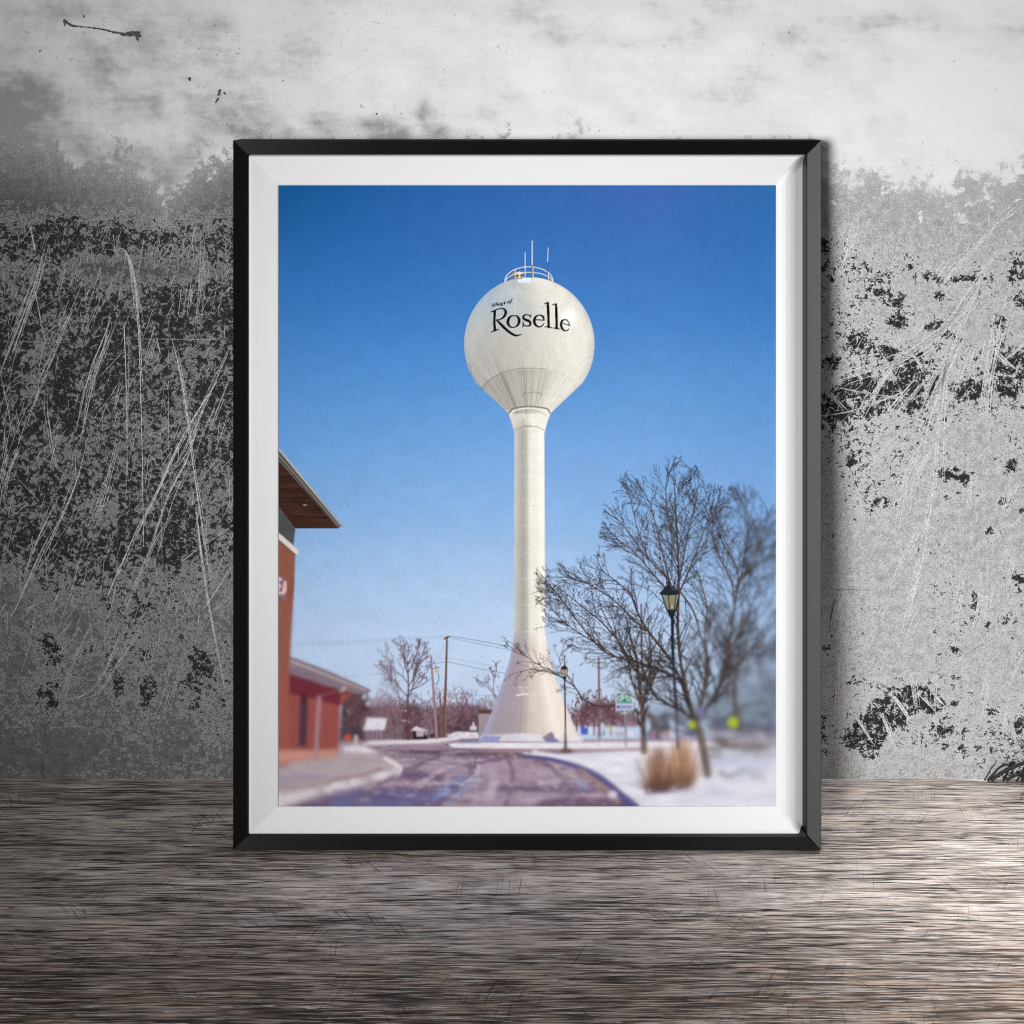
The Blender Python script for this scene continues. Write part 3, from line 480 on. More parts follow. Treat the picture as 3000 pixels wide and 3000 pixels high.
# --- the two bare trees
BK = '#2e2524'; BR = '#4b3b36'
i_t2 = nid('printed_middle_bare_tree'); i_t1 = nid('printed_large_bare_tree')
def env(x, y):
    j = 10*math.sin(x*.11)+7*math.sin(x*.31+2)
    top = np.interp(x, [1560,1590,1660,1700,1750,1765,1800,1835,1925,2010,2060,2100,2140,2190,2250], [1680,1640,1650,1640,1610,1490,1430,1375,1335,1345,1400,1430,1420,1410,1480])
    return y > top+j and x > 1572+j*.6
def shoot(x, y, ang, length, r, i, col, gen, lim=None, fine=.42):
    """a straight-growing shoot of a fruit tree: long, slightly upturned, with short side spurs and a few side shoots"""
    n = max(4, int(length/8)); seg = length/n; c0 = hexc(col)*rnd.uniform(.75, 1.25); r0 = r; bend = rnd.gauss(0, .012)
    for k in range(n):
        ang += bend+rnd.gauss(0, .035)+.004*(-math.pi/2-ang); nx, ny = x+math.cos(ang)*seg, y+math.sin(ang)*seg
        if lim and not lim(nx, ny): return
        r2 = max(r0*(1-.8*(k+1)/n), fine); P.line((x, y), (nx, ny), r, r2, c0, i, .9, 2.0)
        if rnd.random() < .62 and r < 2.2:
            sa = ang+rnd.choice((-1, 1))*rnd.uniform(.7, 1.3); sl = rnd.uniform(2, 4.5); q = (nx+math.cos(sa)*sl, ny+math.sin(sa)*sl); P.line((nx, ny), q, .5, .42, c0, i, .85, 1.5)
            if rnd.random() < .3: sa += rnd.choice((-.8, .8)); P.line(q, (q[0]+math.cos(sa)*3, q[1]+math.sin(sa)*3), .45, .4, c0, i, .8, 1.2)
        x, y, r = nx, ny, r2
        if gen > 0 and k > 0 and rnd.random() < .40:
            shoot(x, y, ang+rnd.choice((-1, 1))*rnd.uniform(.28, .6), length*(1-.6*k/n)*rnd.uniform(.45, .85), max(r*.7, fine), i, col, gen-1, lim, fine)
def limb(pts, r0, r1, i, cc=BR, tw=(), lim=None, side=(.25, .7), fine=.42, col=None):
    P.path(pts, r0, r1, cc, i, 1, 6, 1.5); P.path([(p[0]+r0*.35, p[1]) for p in pts], r0*.3, r1*.3, '#7a6656', None, .45, 6)
    C_ = catmull(pts, 8); n_, l_, d_ = tw if tw else (0, 0, 0)
    n_ = int(n_*1.1)
    for q in range(n_):
        f = (q+rnd.uniform(.1, .9))/n_*.93+.07; j = min(int(f*(len(C_)-1)), len(C_)-2); dx, dy = C_[j+1]-C_[j]; a_ = math.atan2(dy, dx)+rnd.choice((-1, 1))*rnd.uniform(*side)
        shoot(C_[j][0], C_[j][1], a_, l_*rnd.uniform(.5, 1.1), max((r0+(r1-r0)*f)*.5, .8), i, col or BK, d_, lim, fine)
    if n_: dx, dy = C_[-1]-C_[-2]; shoot(C_[-1][0], C_[-1][1], math.atan2(dy, dx), l_*.7, max(r1, .8), i, col or BK, d_, lim, fine)
limb([(1886,2200),(1884,2120),(1880,2060),(1872,2000),(1866,1940),(1850,1880)], 9.5, 3, i_t2, '#5d4a40', (8, 110, 2))
limb([(1880,2075),(1850,1990),(1836,1930),(1800,1860),(1770,1800)], 3.6, 1.4, i_t2, BR, (10, 100, 2))
limb([(1882,2060),(1898,1990),(1905,1930),(1900,1850)], 3.4, 1.4, i_t2, BR, (8, 100, 2))
limb([(1880,2050),(1910,2000),(1928,1950),(1935,1890)], 3, 1.3, i_t2, BR, (6, 80, 2))
limb([(1872,2090),(1862,2078),(1850,2076)], 4, 3, i_t2, BR); limb([(1806,2066),(1770,2068),(1738,2064),(1706,2044),(1684,2012),(1662,1996),(1636,1978),(1600,1966),(1560,1960),(1520,1968)], 2.6, .7, i_t2, '#3a302e', (16, 46, 2), None, (.2, .8), .36, '#4c403e')
limb([(1650,1986),(1618,1965),(1580,1948),(1545,1925),(1510,1910)], 1.4, .5, i_t2, '#3a302e', (15, 48, 2), None, (.2, .8), .36, '#4c403e'); limb([(1684,2010),(1672,1990),(1640,1940),(1650,1900)], 1.4, .5, i_t2, '#3a302e', (9, 36, 2), None, (.2, .8), .36, '#4c403e')
limb([(1882,2088),(1905,2098),(1940,2096),(1975,2085)], 2, 1, i_t2, BR)
lamp_small(); sign()
limb([(2072,2268),(2062,2210),(2050,2150),(2036,2112)], 12, 11, i_t1, '#5c4c42')
limb([(2034,2112),(2000,2084),(1960,2064),(1916,2036),(1890,1990),(1858,1960),(1820,1890),(1760,1820),(1710,1780),(1660,1740)], 5, 1, i_t1, '#352b29', (24, 110, 2), env)
limb([(1990,1992),(1960,1975),(1900,1950),(1850,1935),(1800,1922),(1760,1900),(1700,1830),(1640,1750),(1600,1700)], 4.4, .9, i_t1, '#352b29', (30, 100, 2), env)
limb([(1800,1920),(1740,1880),(1690,1850),(1640,1810),(1600,1760)], 2.2, .8, i_t1, '#352b29', (20, 76, 2), env)
limb([(2034,2112),(2010,2050),(1992,1990),(1960,1930),(1900,1850),(1870,1800),(1845,1740),(1800,1700),(1760,1670)], 5.5, 1.1, i_t1, '#3b302c', (26, 110, 2), env)
limb([(1900,1850),(1850,1810),(1800,1760),(1740,1720),(1690,1690)], 2.4, .8, i_t1, '#3b302c', (16, 90, 2), env)
limb([(2036,2108),(2012,2030),(1992,1930),(1985,1830),(1988,1700),(1984,1600),(1980,1520),(1975,1430)], 6, 1.1, i_t1, '#3f342f', (26, 120, 2), env)
limb([(1988,1800),(1965,1720),(1945,1640),(1925,1560),(1905,1480),(1870,1420)], 2.8, .8, i_t1, BR, (16, 100, 2), env)
limb([(1985,1760),(1920,1690),(1860,1620),(1810,1580),(1770,1540)], 2.6, .8, i_t1, BR, (18, 100, 2), env)
limb([(1960,1700),(1900,1640),(1840,1560),(1800,1510)], 2, .8, i_t1, BR, (12, 90, 2), env)
limb([(1900,1640),(1870,1560),(1850,1480),(1835,1420)], 1.6, .7, i_t1, BR, (9, 80, 1), env)
limb([(1986,1720),(2000,1640),(2016,1560),(2036,1480),(2042,1430)], 2.6, .8, i_t1, BR, (16, 110, 2), env)
limb([(1984,1640),(1960,1540),(1950,1440),(1955,1380)], 2, .7, i_t1, BR, (9, 80, 1), env)
limb([(1988,1740),(2030,1640),(2060,1560),(2085,1480)], 2.4, .8, i_t1, BR, (14, 100, 2), env)
limb([(1990,1730),(2030,1790),(2048,1850),(2066,1920),(2064,2000)], 2.4, 3, i_t1, BR, (5, 90, 1), env)
limb([(2040,2104),(2060,2030),(2074,1950),(2064,1860),(2070,1780),(2050,1700)], 5.5, 1.4, i_t1, '#54473f', (14, 120, 2), env)
limb([(2048,2100),(2090,2040),(2128,1960),(2136,1880),(2150,1780),(2160,1680),(2120,1600)], 6.5, 1.6, i_t1, '#4c403a', (24, 140, 2), env)
limb([(2150,1780),(2140,1700),(2100,1620),(2085,1560),(2100,1480)], 3, 1.1, i_t1, BR, (14, 110, 2), env)
limb([(2155,1740),(2180,1640),(2190,1540),(2180,1450)], 3.2, 1.2, i_t1, BR, (15, 120, 2), env)
limb([(2155,1720),(2210,1620),(2240,1540),(2255,1500)], 3, 1.1, i_t1, BR, (14, 120, 2), env)
limb([(2136,1900),(2180,1820),(2220,1720),(2245,1640)], 2.8, 1.1, i_t1, BR, (12, 120, 2), env)
limb([(2120,1980),(2170,1930),(2220,1880),(2262,1800)], 2.8, 1.1, i_t1, BR, (10, 120, 2), env)
# --- grasses, big lamp
for x, y, r in ((2027,2122,11),(2146,2116,16)): P.disc(x, y, r, r, '#aabf26', None, .95, 1)
P.disc(2052, 2086, 10, 15, '#7e83bc', None, .8, 3)
i_gr = nid('printed_dry_grass_clumps')
P.poly([(1872,2196),(1905,2188),(1965,2196),(1988,2165),(2020,2160),(2040,2205),(2046,2258),(2030,2296),(1960,2308),(1900,2320),(1886,2300),(1876,2250)], '#c9ad97', i_gr, .35, 14)
for k in range(620):
    g2 = rnd.random() < .5
    bx = rnd.gauss(1928, 13) if g2 else rnd.gauss(1998, 13); tx = bx+(bx-(1928 if g2 else 1998))*1.1+rnd.gauss(0, 8); ty = (rnd.uniform(2180, 2262) if g2 else rnd.uniform(2150, 2250))+abs(tx-(1928 if g2 else 1998))*.5; by = rnd.uniform(2305, 2320) if g2 else rnd.uniform(2288, 2310)
    f_ = rnd.random(); c_ = hexc('#553630')*(1-f_)+hexc('#b8926c' if not g2 else '#94705a')*f_
    mx_, my_ = (bx*.6+tx*.4, by*.6+ty*.4); P.line((bx, by), (mx_, my_), 1.7, 1.5, c_*.85, i_gr, .6); P.line((mx_, my_), (tx, ty), 1.5, .7, np.clip(c_*1.12+.05, 0, 1), i_gr, .5)
P.path([(1890,2322),(1960,2318),(2020,2306)], 4, 3, '#5b4674', None, .6); P.path([(1964,2310),(1961,2240)], 4, 2, '#6a3a3c', None, .6); P.path([(1985,2240),(1984,2160)], 4, 2, '#c9955e', None, .6)
i_l1 = nid('printed_large_street_lamp'); LK = '#1c232c'
P.path([(1969,1808),(1970,1900),(1976,2010),(1981,2080)], 4.6, 4.4, LK, i_l1); P.path([(1981,2080),(1984,2190)], 4.4, 4.6, '#4a4650', i_l1, .8); P.path([(1973,1930),(1979,2060)], 1.2, 1.5, '#5c6674', None, .6)
P.poly([(1951,1786),(1980,1787),(1975,1800),(1972,1812),(1966,1812),(1957,1800)], LK, i_l1); P.poly([(1938,1742),(1990,1742),(1978,1788),(1952,1788)], '#857f6a', i_l1)
for a_, b_, w in (((1938,1742),(1953,1788),1.8),((1957,1741),(1961,1788),1.5),((1980,1741),(1974,1788),1.3),((1990,1742),(1978,1788),1.8),((1952,1787),(1979,1787),1.4)): P.line(a_, b_, w, w, hexc(LK))
P.poly([(1930,1741),(1941,1727),(1948,1718),(1960,1715),(1974,1718),(1983,1728),(1992,1741),(1960,1744)], LK, i_l1); P.poly([(1964,1718),(1974,1719),(1980,1730),(1968,1730)], '#3c4650', None, .8); P.line((1957, 1704), (1957, 1716), 2, 3.5, hexc(LK), i_l1); P.disc(1957, 1707, 7, 2, LK, i_l1); P.disc(1968, 1777, 3, 3, '#cfc8a8', None, .8, 1)
# --- lens blur of the printed picture
bm = idw([(850,600,0),(2200,600,.4),(1500,1000,0),(850,1300,.4),(900,1500,.8),(860,1650,2),(860,1900,4.2),(900,2100,5),(1080,2100,3.5),(1200,2100,2),(1280,2000,.8),(1500,1900,.3),(1500,2150,1.6),(1300,2170,1.9),(1550,2220,3.2),(1500,2290,4.6),(1500,2350,6),(1000,2250,6.5),(850,2340,9),(1750,2250,5),(1700,2050,.8),(1820,2040,2.2),(1900,1900,1.1),(1960,1750,.4),(1960,1400,.2),(2060,1450,.8),(2120,1600,1.7),(2200,1500,3.2),(2260,1600,5.5),(2160,1900,5),(2260,2000,10),(2000,2000,2.4),(1960,2200,5),(1960,2290,5.5),(2100,2130,7),(2200,2300,11),(2000,2330,9),(1680,1500,0),(1740,1750,.2)], 3.5)[..., 0]
base_id = P.id
lv = [0, 1, 2, 4, 8, 13]; lin = P.rgb**2.2; stack = [lin]+[blur(lin, s) for s in lv[1:]]
out = np.zeros_like(lin)
for k in range(len(lv)-1):
    w = np.clip((bm-lv[k])/(lv[k+1]-lv[k]), 0, 1)
    sel = (bm >= lv[k]) & (bm <= lv[k+1]) if k else (bm <= lv[1])
    o = stack[k]*(1-w[..., None])+stack[k+1]*w[..., None]; out[sel] = o[sel]
out[bm > lv[-1]] = stack[-1][bm > lv[-1]]
img = out**(1/2.2)
img *= 1+(fbm(PW, PH, (46, 30), 707, 3)[..., None]-.5)*.05
img *= 1+(nr.rand(PH, PW)[..., None]-.5)*.04+(fbm(PW, PH, (3, 3), 77, 2)[..., None]-.5)*.075
dots = np.zeros((PH, PW))
for k in range(700):
    x, y = nr.randint(3, PW-4), nr.randint(3, PH-4); dots[y:y+nr.randint(1, 3), x:x+nr.randint(1, 4)] = nr.uniform(.1, .4)
img = np.clip(img*(1-blur(dots, .6)[..., None]), 0, 1)
# reduce to one vertex every two units
PRINT_RGB = img; PRINT_ID = P.id
# ================================================================= the wall (plane y = 0) and the floor (plane z = 0)
rw = random.Random(4); npr = np.random.RandomState(8)
def wave(X, Y, cell, seed, octs=3):
    """value noise evaluated at arbitrary points"""
    t = 0; s = 0; a = 1.0
    for o in range(octs):
        r = np.random.RandomState(seed+o).rand(128, 128); x = X/cell*2**o+7.3; y = Y/cell*2**o+3.1
        xi = np.floor(x).astype(int); yi = np.floor(y).astype(int); fx = x-xi; fy = y-yi; fx = fx*fx*(3-2*fx); fy = fy*fy*(3-2*fy)
        g = lambda i, j: r[np.mod(yi+j, 128), np.mod(xi+i, 128)]
        t = t+a*((g(0, 0)*(1-fx)+g(1, 0)*fx)*(1-fy)+(g(0, 1)*(1-fx)+g(1, 1)*fx)*fy); s += a; a *= .55
    return t/s
px_m = on_wall(1501, 1500).x-on_wall(1500, 1500).x          # metres per picture unit on the wall
xs = np.concatenate([[-2.5, -1.5, -.9, -.7], np.arange(-.56, .56, .0016), [.7, .9, 1.5, 2.5]])
ztop = on_wall(0, 0).z
zs = np.concatenate([[0.0], np.arange(.0016, ztop+.05, .0016), [ztop+.2, ztop+.5, ztop+1.2]])
GX, GZ = np.meshgrid(xs, zs)
# positions of stains and painted light are laid out on the wall in units of 1/3467 m or so: U to the right, V down from the top of the plaster
dy = -CAM.y; A = (GZ-CAM.z)/dy                      # tangent of elevation seen from head height in front of the wall
EL = np.arctan(A)+TH; GY = PYC-FPX*np.tan(EL); GU = 1500+FPX*(GX/dy)*np.cos(np.arctan(A))/np.cos(EL)
U, V = np.clip(GU, -400, 3400), np.clip(GY, -400, 2400)
n1 = wave(U, V, 90, 1, 4); n2 = wave(U, V, 260, 9, 3); n3 = wave(U, V, 40, 21, 3)
edge = np.interp(U, [-400,0,120,250,400,480,560,683,2406,2450,2560,2650,2720,2860,3000,3400], [400,400,420,470,500,560,500,440,455,500,500,560,540,545,470,400])
coat = np.clip((V-edge-(n1-.5)*150-(n3-.5)*90)/190+.5, 0, 1)
thin = np.clip(1-(V-edge)/260, 0, 1)*coat
fl = ((n3 > .66) & (V > edge-40) & (V < edge+110) & (U > 2300)); coat = np.where(fl, np.minimum(coat, .42), coat)
L_ = (U < 1500)
dens = np.where(L_, np.interp(V, [560, 640, 700, 760, 800, 860, 1000, 1300, 1600, 1760, 1850, 2000, 2150, 2282], [0, .56, .72, .58, .46, .74, .80, .80, .72, .50, .38, .40, .18, .10]),
                    np.interp(V, [640, 720, 800, 900, 1000, 1100, 1180, 1260, 1400, 1600, 1900, 2050, 2150, 2282], [0, .34, .46, .43, .40, .48, .50, .40, .35, .32, .32, .40, .40, .36]))
dens = dens+(n1-.5)*.55+(n2-.5)*.45
def blob(x, y, sx, sy, a, ang=0):
    global dens
    c, s = math.cos(math.radians(ang)), math.sin(math.radians(ang)); dx = U-x; dyy = V-y
    p = (dx*c+dyy*s)/sx; q = (-dx*s+dyy*c)/sy; dens = dens+.62*a*np.exp(-(p*p+q*q)**1.3)
for b_ in ((370,705,150,40,.45,0),(180,700,60,50,.3,0),(300,785,110,28,-.6,0),(560,790,110,30,-.35,0),(590,640,60,60,-.2,0),(30,900,60,40,-.3,0),(460,880,60,40,.35,60),(440,940,50,40,.4,0),(175,1085,40,45,.45,0),(110,1060,45,90,-.5,10),(215,1210,38,60,.6,0),(330,1100,60,40,.4,0),
   (510,980,70,50,.2,0),(300,980,50,90,.25,0),(440,1190,60,60,.3,0),(590,1060,70,50,-.35,0),(430,1270,60,90,-.25,0),(90,1250,60,60,.3,0),(330,1480,60,50,-.4,0),(560,1330,60,60,.2,0),(100,1420,80,60,.25,0),(370,1520,24,60,.5,0),(500,1640,40,40,.4,0),(120,1580,90,50,.25,0),(20,1750,60,60,-.3,0),
   (130,1870,45,38,.75,20),(165,1920,28,38,.7,20),(250,1908,40,26,.6,-50),(330,1960,22,60,.6,-15),(345,2020,18,50,.7,0),(430,2030,28,70,.95,0),(420,1925,22,22,.4,0),(590,1940,42,30,.85,40),(545,2000,22,40,.6,30),(560,2070,34,26,.6,0),(110,2010,60,50,.35,20),(150,2060,22,22,.4,0),(65,2125,45,14,.5,0),(400,1800,14,12,.8,0),(280,2000,60,90,-.4,0),(100,2200,200,50,-.3,0),(230,1810,60,50,-.35,0),(60,1960,50,60,-.4,0),(320,2150,60,30,.2,60),(560,2150,90,16,.2,0),(480,2220,160,40,-.2,0),
   (2412,715,18,30,.5,0),(2490,780,60,40,.35,20),(2560,820,50,30,.35,20),(2630,790,110,40,.2,0),(2740,815,40,18,.7,20),(2600,870,60,22,.6,20),(2635,880,18,26,.8,0),(2755,868,22,16,1,0),(2820,818,60,12,.8,-5),(2980,790,22,50,.8,0),(2990,885,40,24,.9,0),(2930,945,20,34,.9,0),(2630,940,24,26,.9,40),(2740,955,30,18,.9,-20),(2780,985,22,16,.7,0),(2510,1005,36,30,.8,30),(2430,1065,28,22,1,-30),(2600,1030,50,22,.8,30),(2690,1035,20,20,.6,0),
   (2660,1090,60,50,.7,40),(2500,1130,60,26,.8,-20),(2590,1145,70,30,.7,0),(2720,1130,50,30,.8,0),(2440,1200,60,36,1,-10),(2560,1200,60,22,.6,0),(2840,1145,50,26,.9,0),(2950,1140,40,26,.8,0),(2920,1050,20,40,.9,20),(2975,1060,40,40,.8,30),(2690,1185,40,16,.7,-10),(2495,1350,12,10,1,0),(2560,1480,12,28,.7,20),(2600,1475,22,20,.7,0),(2780,1390,28,20,1,0),(2830,1400,26,26,1,20),(2790,1450,40,18,.4,0),(2960,1370,16,30,.9,30),(2950,1470,22,22,.9,0),(2990,1500,14,14,.8,0),(2895,1555,16,18,1,30),(2980,1695,22,22,1,0),(2855,1760,14,34,.8,0),(2855,1810,16,16,.8,0),(2950,1810,26,16,.7,-40),(2890,1830,14,14,.7,0),(2795,1905,18,12,.9,20),(2420,1900,16,14,.7,30),(2740,1850,8,8,.9,0),(2800,1985,12,8,1,0),(2800,2060,12,8,1,0),(2826,2145,8,16,1,0),(2815,2195,16,18,.9,0),(2865,2190,20,12,.5,0),
   (2620,2080,110,40,1.0,-28),(2560,2140,90,40,.8,-30),(2700,2040,60,30,.9,30),(2740,2065,30,22,.6,0),(2500,2150,60,30,.5,0),(2760,2140,34,26,.7,0),(2770,2185,22,14,.6,0),(2550,2200,30,30,.7,40),(2400,2130,22,40,.8,0),(2410,2200,22,30,.7,0),(2520,2000,60,14,.4,10),(2910,2080,22,22,.6,0),(2990,2120,20,20,.7,0),(2930,2150,60,30,.3,0),(2700,2110,26,18,-1.2,0),(2480,1700,150,200,-.3,0),(2660,1900,150,120,-.25,0),(2680,880,50,30,-.5,0),(2680,1000,60,60,-.3,0),(2830,900,60,50,-.4,0),(2860,1280,150,40,-.3,0),(2460,900,60,60,-.2,0)): blob(*b_)
dens = np.clip(dens, -.2, .86)*np.clip((V-560)/90, 0, 1)*np.clip(coat*2-1, 0, 1)
soft = wave(U, V, 420, 31, 3); smear = wave(U*.6+V*.9, V*1.3-U*.9, 120, 41, 3)
tone = .54+(soft-.5)*.7+(smear-.5)*.8
for x, y, sx, sy, a in ((230,540,260,60,-.25),(80,330,70,120,-.25),(300,220,40,60,-.12),(455,300,22,70,-.25),(1240,330,24,40,-.45),(1275,385,40,24,-.4),(1400,390,70,30,-.35),(1180,20,120,20,-.2),(900,40,100,60,-.2),(150,30,200,24,-.2),(1560,200,90,60,.25),(1100,200,260,120,.15),(2700,60,200,30,-.4),(2900,90,140,24,-.35),(2650,110,60,16,.3),(1180,390,30,20,-.35),(1950,110,40,24,-.2),(1860,130,50,16,-.18),(2640,340,16,60,-.25),(2480,390,26,40,-.35),(2430,450,30,20,-.3),(2560,350,20,30,-.15),(2700,270,200,120,.2),(1090,360,60,20,-.3),(580,400,30,60,-.2),(330,390,120,60,.18),(540,220,120,80,.12),(2650,300,500,260,.18),(-60,200,190,330,-.35)):  # smudges and stains; last two broad ones paint light falling off leftwards
    tone = tone+a*np.exp(-((U-x)/sx)**2-((V-y)/sy)**2)
pdk = np.where(U < 1500, .24+.09*np.clip((V-900)/900, 0, 1)+.50*np.exp(-((V-edge)/125)**2), 1.04)  # left-hand paint darkened in colour, standing in for the weaker light there
tone = tone-.30*np.exp(-((V-edge+55)/70)**2)*np.clip((1500-U)/400, 0, 1)*(.4+n1)
nx_, nz_ = len(xs), len(zs)
co = np.stack([GX, np.zeros_like(GX), GZ], -1).reshape(-1, 3)
idx = np.arange(nx_*nz_).reshape(nz_, nx_)
quads = np.stack([idx[:-1, :-1], idx[:-1, 1:], idx[1:, 1:], idx[1:, :-1]], -1).reshape(-1, 4)
# scratches: thin slivers of lifted plaster, a fraction of a millimetre proud of the paint
rib_v, rib_f, rib_m = [], [], []
def ribbon(pts, w0, w1, mat, brk=.12, off=.0003, jit=.3):
    P_ = catmull(pts, 14) if len(pts) > 2 else [np.array(pts[0])+(np.array(pts[1])-np.array(pts[0]))*t for t in np.linspace(0, 1, max(4, int(math.dist(pts[0], pts[1])/22)))]
    n = len(P_)-1; prev = None
    for k in range(n+1):
        d = P_[min(k+1, n)]-P_[max(k-1, 0)]; d = d/(np.hypot(*d)+1e-6); nn = np.array([-d[1], d[0]])
        w = (w0+(w1-w0)*k/n)*rw.uniform(.55, 1.25)*(.35+.65*math.sin(math.pi*min(max((k+.5)/(n+1), .04), .96))**.5)
        c = P_[k]+nn*rw.gauss(0, jit); a = on_wall(*(c+nn*w), off); b = on_wall(*(c-nn*w), off)
        if c[1] > 2281 or a.z < .001 or b.z < .001: prev = None; continue
        cur = len(rib_v); rib_v.extend([tuple(a), tuple(b)])
        if prev is not None and rw.random() > brk: rib_f.append((prev, prev+1, cur+1, cur)); rib_m.append(mat)
        prev = cur
def bundle(pts, n, spread, w=1.0, brk=.15):
    for k in range(n):
        o = rw.gauss(0, spread); sl = rw.gauss(0, .02); a = rw.uniform(0, .35) if k else 0; e = rw.uniform(.65, 1) if k else 1
        Q = catmull(pts, 12) if len(pts) > 2 else [np.array(pts[0])+(np.array(pts[1])-np.array(pts[0]))*t for t in np.linspace(0, 1, 14)]
        Q = Q[int(a*len(Q)):max(int(e*len(Q)), int(a*len(Q))+3)]
        ribbon([(q[0]+o+sl*(q[1]-Q[0][1]), q[1]+o*.2) for q in Q][::2], w*rw.uniform(.4, .85), w*rw.uniform(.3, .7), 1, brk if k else .03)
ZL = lambda pts: [(x/1.757, 600+y/1.757) for x, y in pts]; ZR = lambda pts: [(2380+x/2.147, 600+y/2.147) for x, y in pts]
ZB = lambda pts: [(x/1.932, 1500+y/1.932) for x, y in pts]; ZC = lambda pts: [(2380+x/1.932, 1400+y/1.932) for x, y in pts]
for pts, n, sp, w in (([(150,90),(190,300)],3,4,.9),([(175,430),(235,730)],2,3,1),([(230,220),(170,430),(60,720),(0,870)],6,8,1),([(200,300),(150,480),(60,760),(10,900)],4,9,.7),([(430,380),(360,560),(220,890),(100,1180),(0,1500)],3,2,1.2),([(610,220),(655,250),(690,400),(712,700),(722,1200),(725,1760)],2,3,1.8),([(635,222),(668,300),(700,500),(735,700)],5,7,.9),
   ([(560,230),(600,240),(610,280)],3,4,.8),([(640,620),(650,900),(655,1230)],2,2,1.5),([(660,640),(664,900),(662,1500)],2,5,.6),([(885,690),(930,900),(965,1200),(1000,1500),(1060,1930)],3,3,1.7),([(905,720),(950,980),(990,1300)],3,7,.7),([(1115,910),(950,1180),(800,1500),(700,1700),(610,1930)],3,4,1.4),([(1060,1000),(960,1260),(850,1400)],7,12,1.0),([(1040,1060),(980,1290),(880,1500),(800,1750),(740,1930)],7,15,.9),
   ([(620,540),(560,700),(500,850),(440,1100),(410,1230)],7,14,.9),([(575,560),(530,760),(440,960),(400,1240)],4,12,.8),([(630,910),(575,1100)],2,3,.9),([(810,690),(770,860)],4,9,.8),([(805,680),(830,780)],3,4,1),([(1050,170),(1040,440),(1010,700)],7,14,.7),([(990,380),(960,600)],5,9,.8),([(480,420),(440,520)],5,10,.7),([(370,300),(330,480)],5,12,.6),([(600,1180),(520,1480),(440,1700)],6,14,.9),([(545,1500),(470,1640)],3,6,.8),
   ([(460,1150),(380,1450),(220,1800),(160,1932)],4,6,1),([(240,980),(250,1100),(300,1330),(350,1390)],4,9,.9),([(0,870),(40,1050),(65,1190)],2,2,1),([(80,1000),(0,1120)],2,3,.8),([(120,1440),(200,1520)],2,3,.8),([(1190,720),(1080,960),(980,1180)],4,12,.8),([(1200,1650),(930,1830)],2,3,.8),([(820,1180),(830,1350),(825,1600),(830,1900)],2,3,.7),([(880,960),(882,1300)],2,4,.5),([(1190,900),(1060,1230)],4,10,.7),
   ([(770,1190),(860,1150),(940,1120)],2,3,.8),([(640,1780),(700,1770),(780,1750)],1,2,.7),([(790,1378),(1030,1382)],1,1,.6),([(780,1196),(1160,1192)],1,1,.6),([(770,1280),(820,1350)],1,1,.9),([(0,700),(400,712)],1,1,.4),([(640,690),(1190,694)],2,3,.4),([(60,1150),(0,1450),(-20,1600)],5,12,.8),([(110,1240),(40,1400),(0,1600)],6,14,.8),([(300,1500),(200,1700),(120,1900)],4,9,.7)): bundle(ZL(pts), n, sp/1.2, w*1.15)
for pts, n, sp, w in (([(370,0),(250,200),(100,540),(40,640)],4,5,.9),([(980,0),(880,170),(780,400),(640,700)],3,3,.9),([(790,60),(640,420),(620,480)],3,3,1),([(1115,0),(1180,450),(1290,1000)],3,3,1.5),([(1130,60),(1220,560)],4,8,.8),([(1310,300),(1180,500),(1130,560)],3,4,.9),([(740,650),(560,1000),(350,1080)],8,10,.6),([(860,570),(680,850),(520,1080)],5,9,.6),([(520,640),(420,850),(350,1060)],4,6,.6),([(1020,780),(930,1090),(880,1200)],6,9,.6),([(280,1220),(430,1215),(490,1218)],1,1,.6),([(1110,220),(1020,285)],2,2,1),([(240,500),(130,560)],2,2,.7)): bundle(ZB(pts), n, sp/1.2, w)
for pts, n, sp, w in (([(1260,0),(1060,210),(840,460),(780,540)],6,6,1.2),([(1340,-20),(1130,150)],4,5,1.0),([(320,0),(240,240),(130,560)],6,8,1.0),([(1165,285),(1030,490),(880,720),(660,900),(480,950)],7,8,1.5),([(1100,390),(960,640),(780,830),(560,980),(200,1110),(60,1200)],6,10,1.0),([(1040,490),(940,760),(870,960),(780,1150),(700,1350),(640,1600)],7,7,1.5),([(890,790),(840,1020),(800,1400),(770,1900)],4,4,1.6),([(860,900),(740,1130),(680,1280)],3,4,1.1),([(1150,700),(1110,960),(1065,1250)],6,8,1.3),([(1160,800),(1090,1100),(1060,1450)],5,10,.9),([(1115,0),(1100,350)],2,1,.6),
   ([(590,880),(430,1120),(300,1340)],3,3,1.3),([(480,800),(640,960),(720,1080)],3,4,.7),([(60,1130),(250,1340)],3,6,.9),([(60,1330),(240,1300),(420,1240),(620,1160)],2,3,1.2),([(160,1150),(370,1190),(620,1215)],2,4,1.2),([(60,1350),(120,1430)],2,3,1.2),([(560,820),(460,900)],8,14,.8),([(700,740),(620,830)],5,9,.8),([(860,350),(760,480)],8,12,.7),([(1280,640),(1331,700)],3,5,1.2),([(1160,930),(1290,1060)],4,7,.9),([(1240,600),(1150,740)],2,3,.8),([(700,1080),(560,1240),(480,1340)],6,12,.8),([(560,930),(500,1060)],6,10,.8),([(120,990),(60,1100)],4,8,.8),([(1330,880),(1180,1000)],3,6,.8),
   ([(600,1400),(440,1550),(260,1700)],6,14,.6),([(960,900),(840,1250)],4,16,.5),([(1050,860),(930,1200)],4,14,.6),([(740,1500),(620,1700),(580,1932)],6,12,1),([(1230,1750),(1200,1932)],3,5,1.2),([(60,1180),(160,1080),(420,990)],3,5,.8)): bundle(ZR(pts), n+4, sp/1.1, w*2.1)
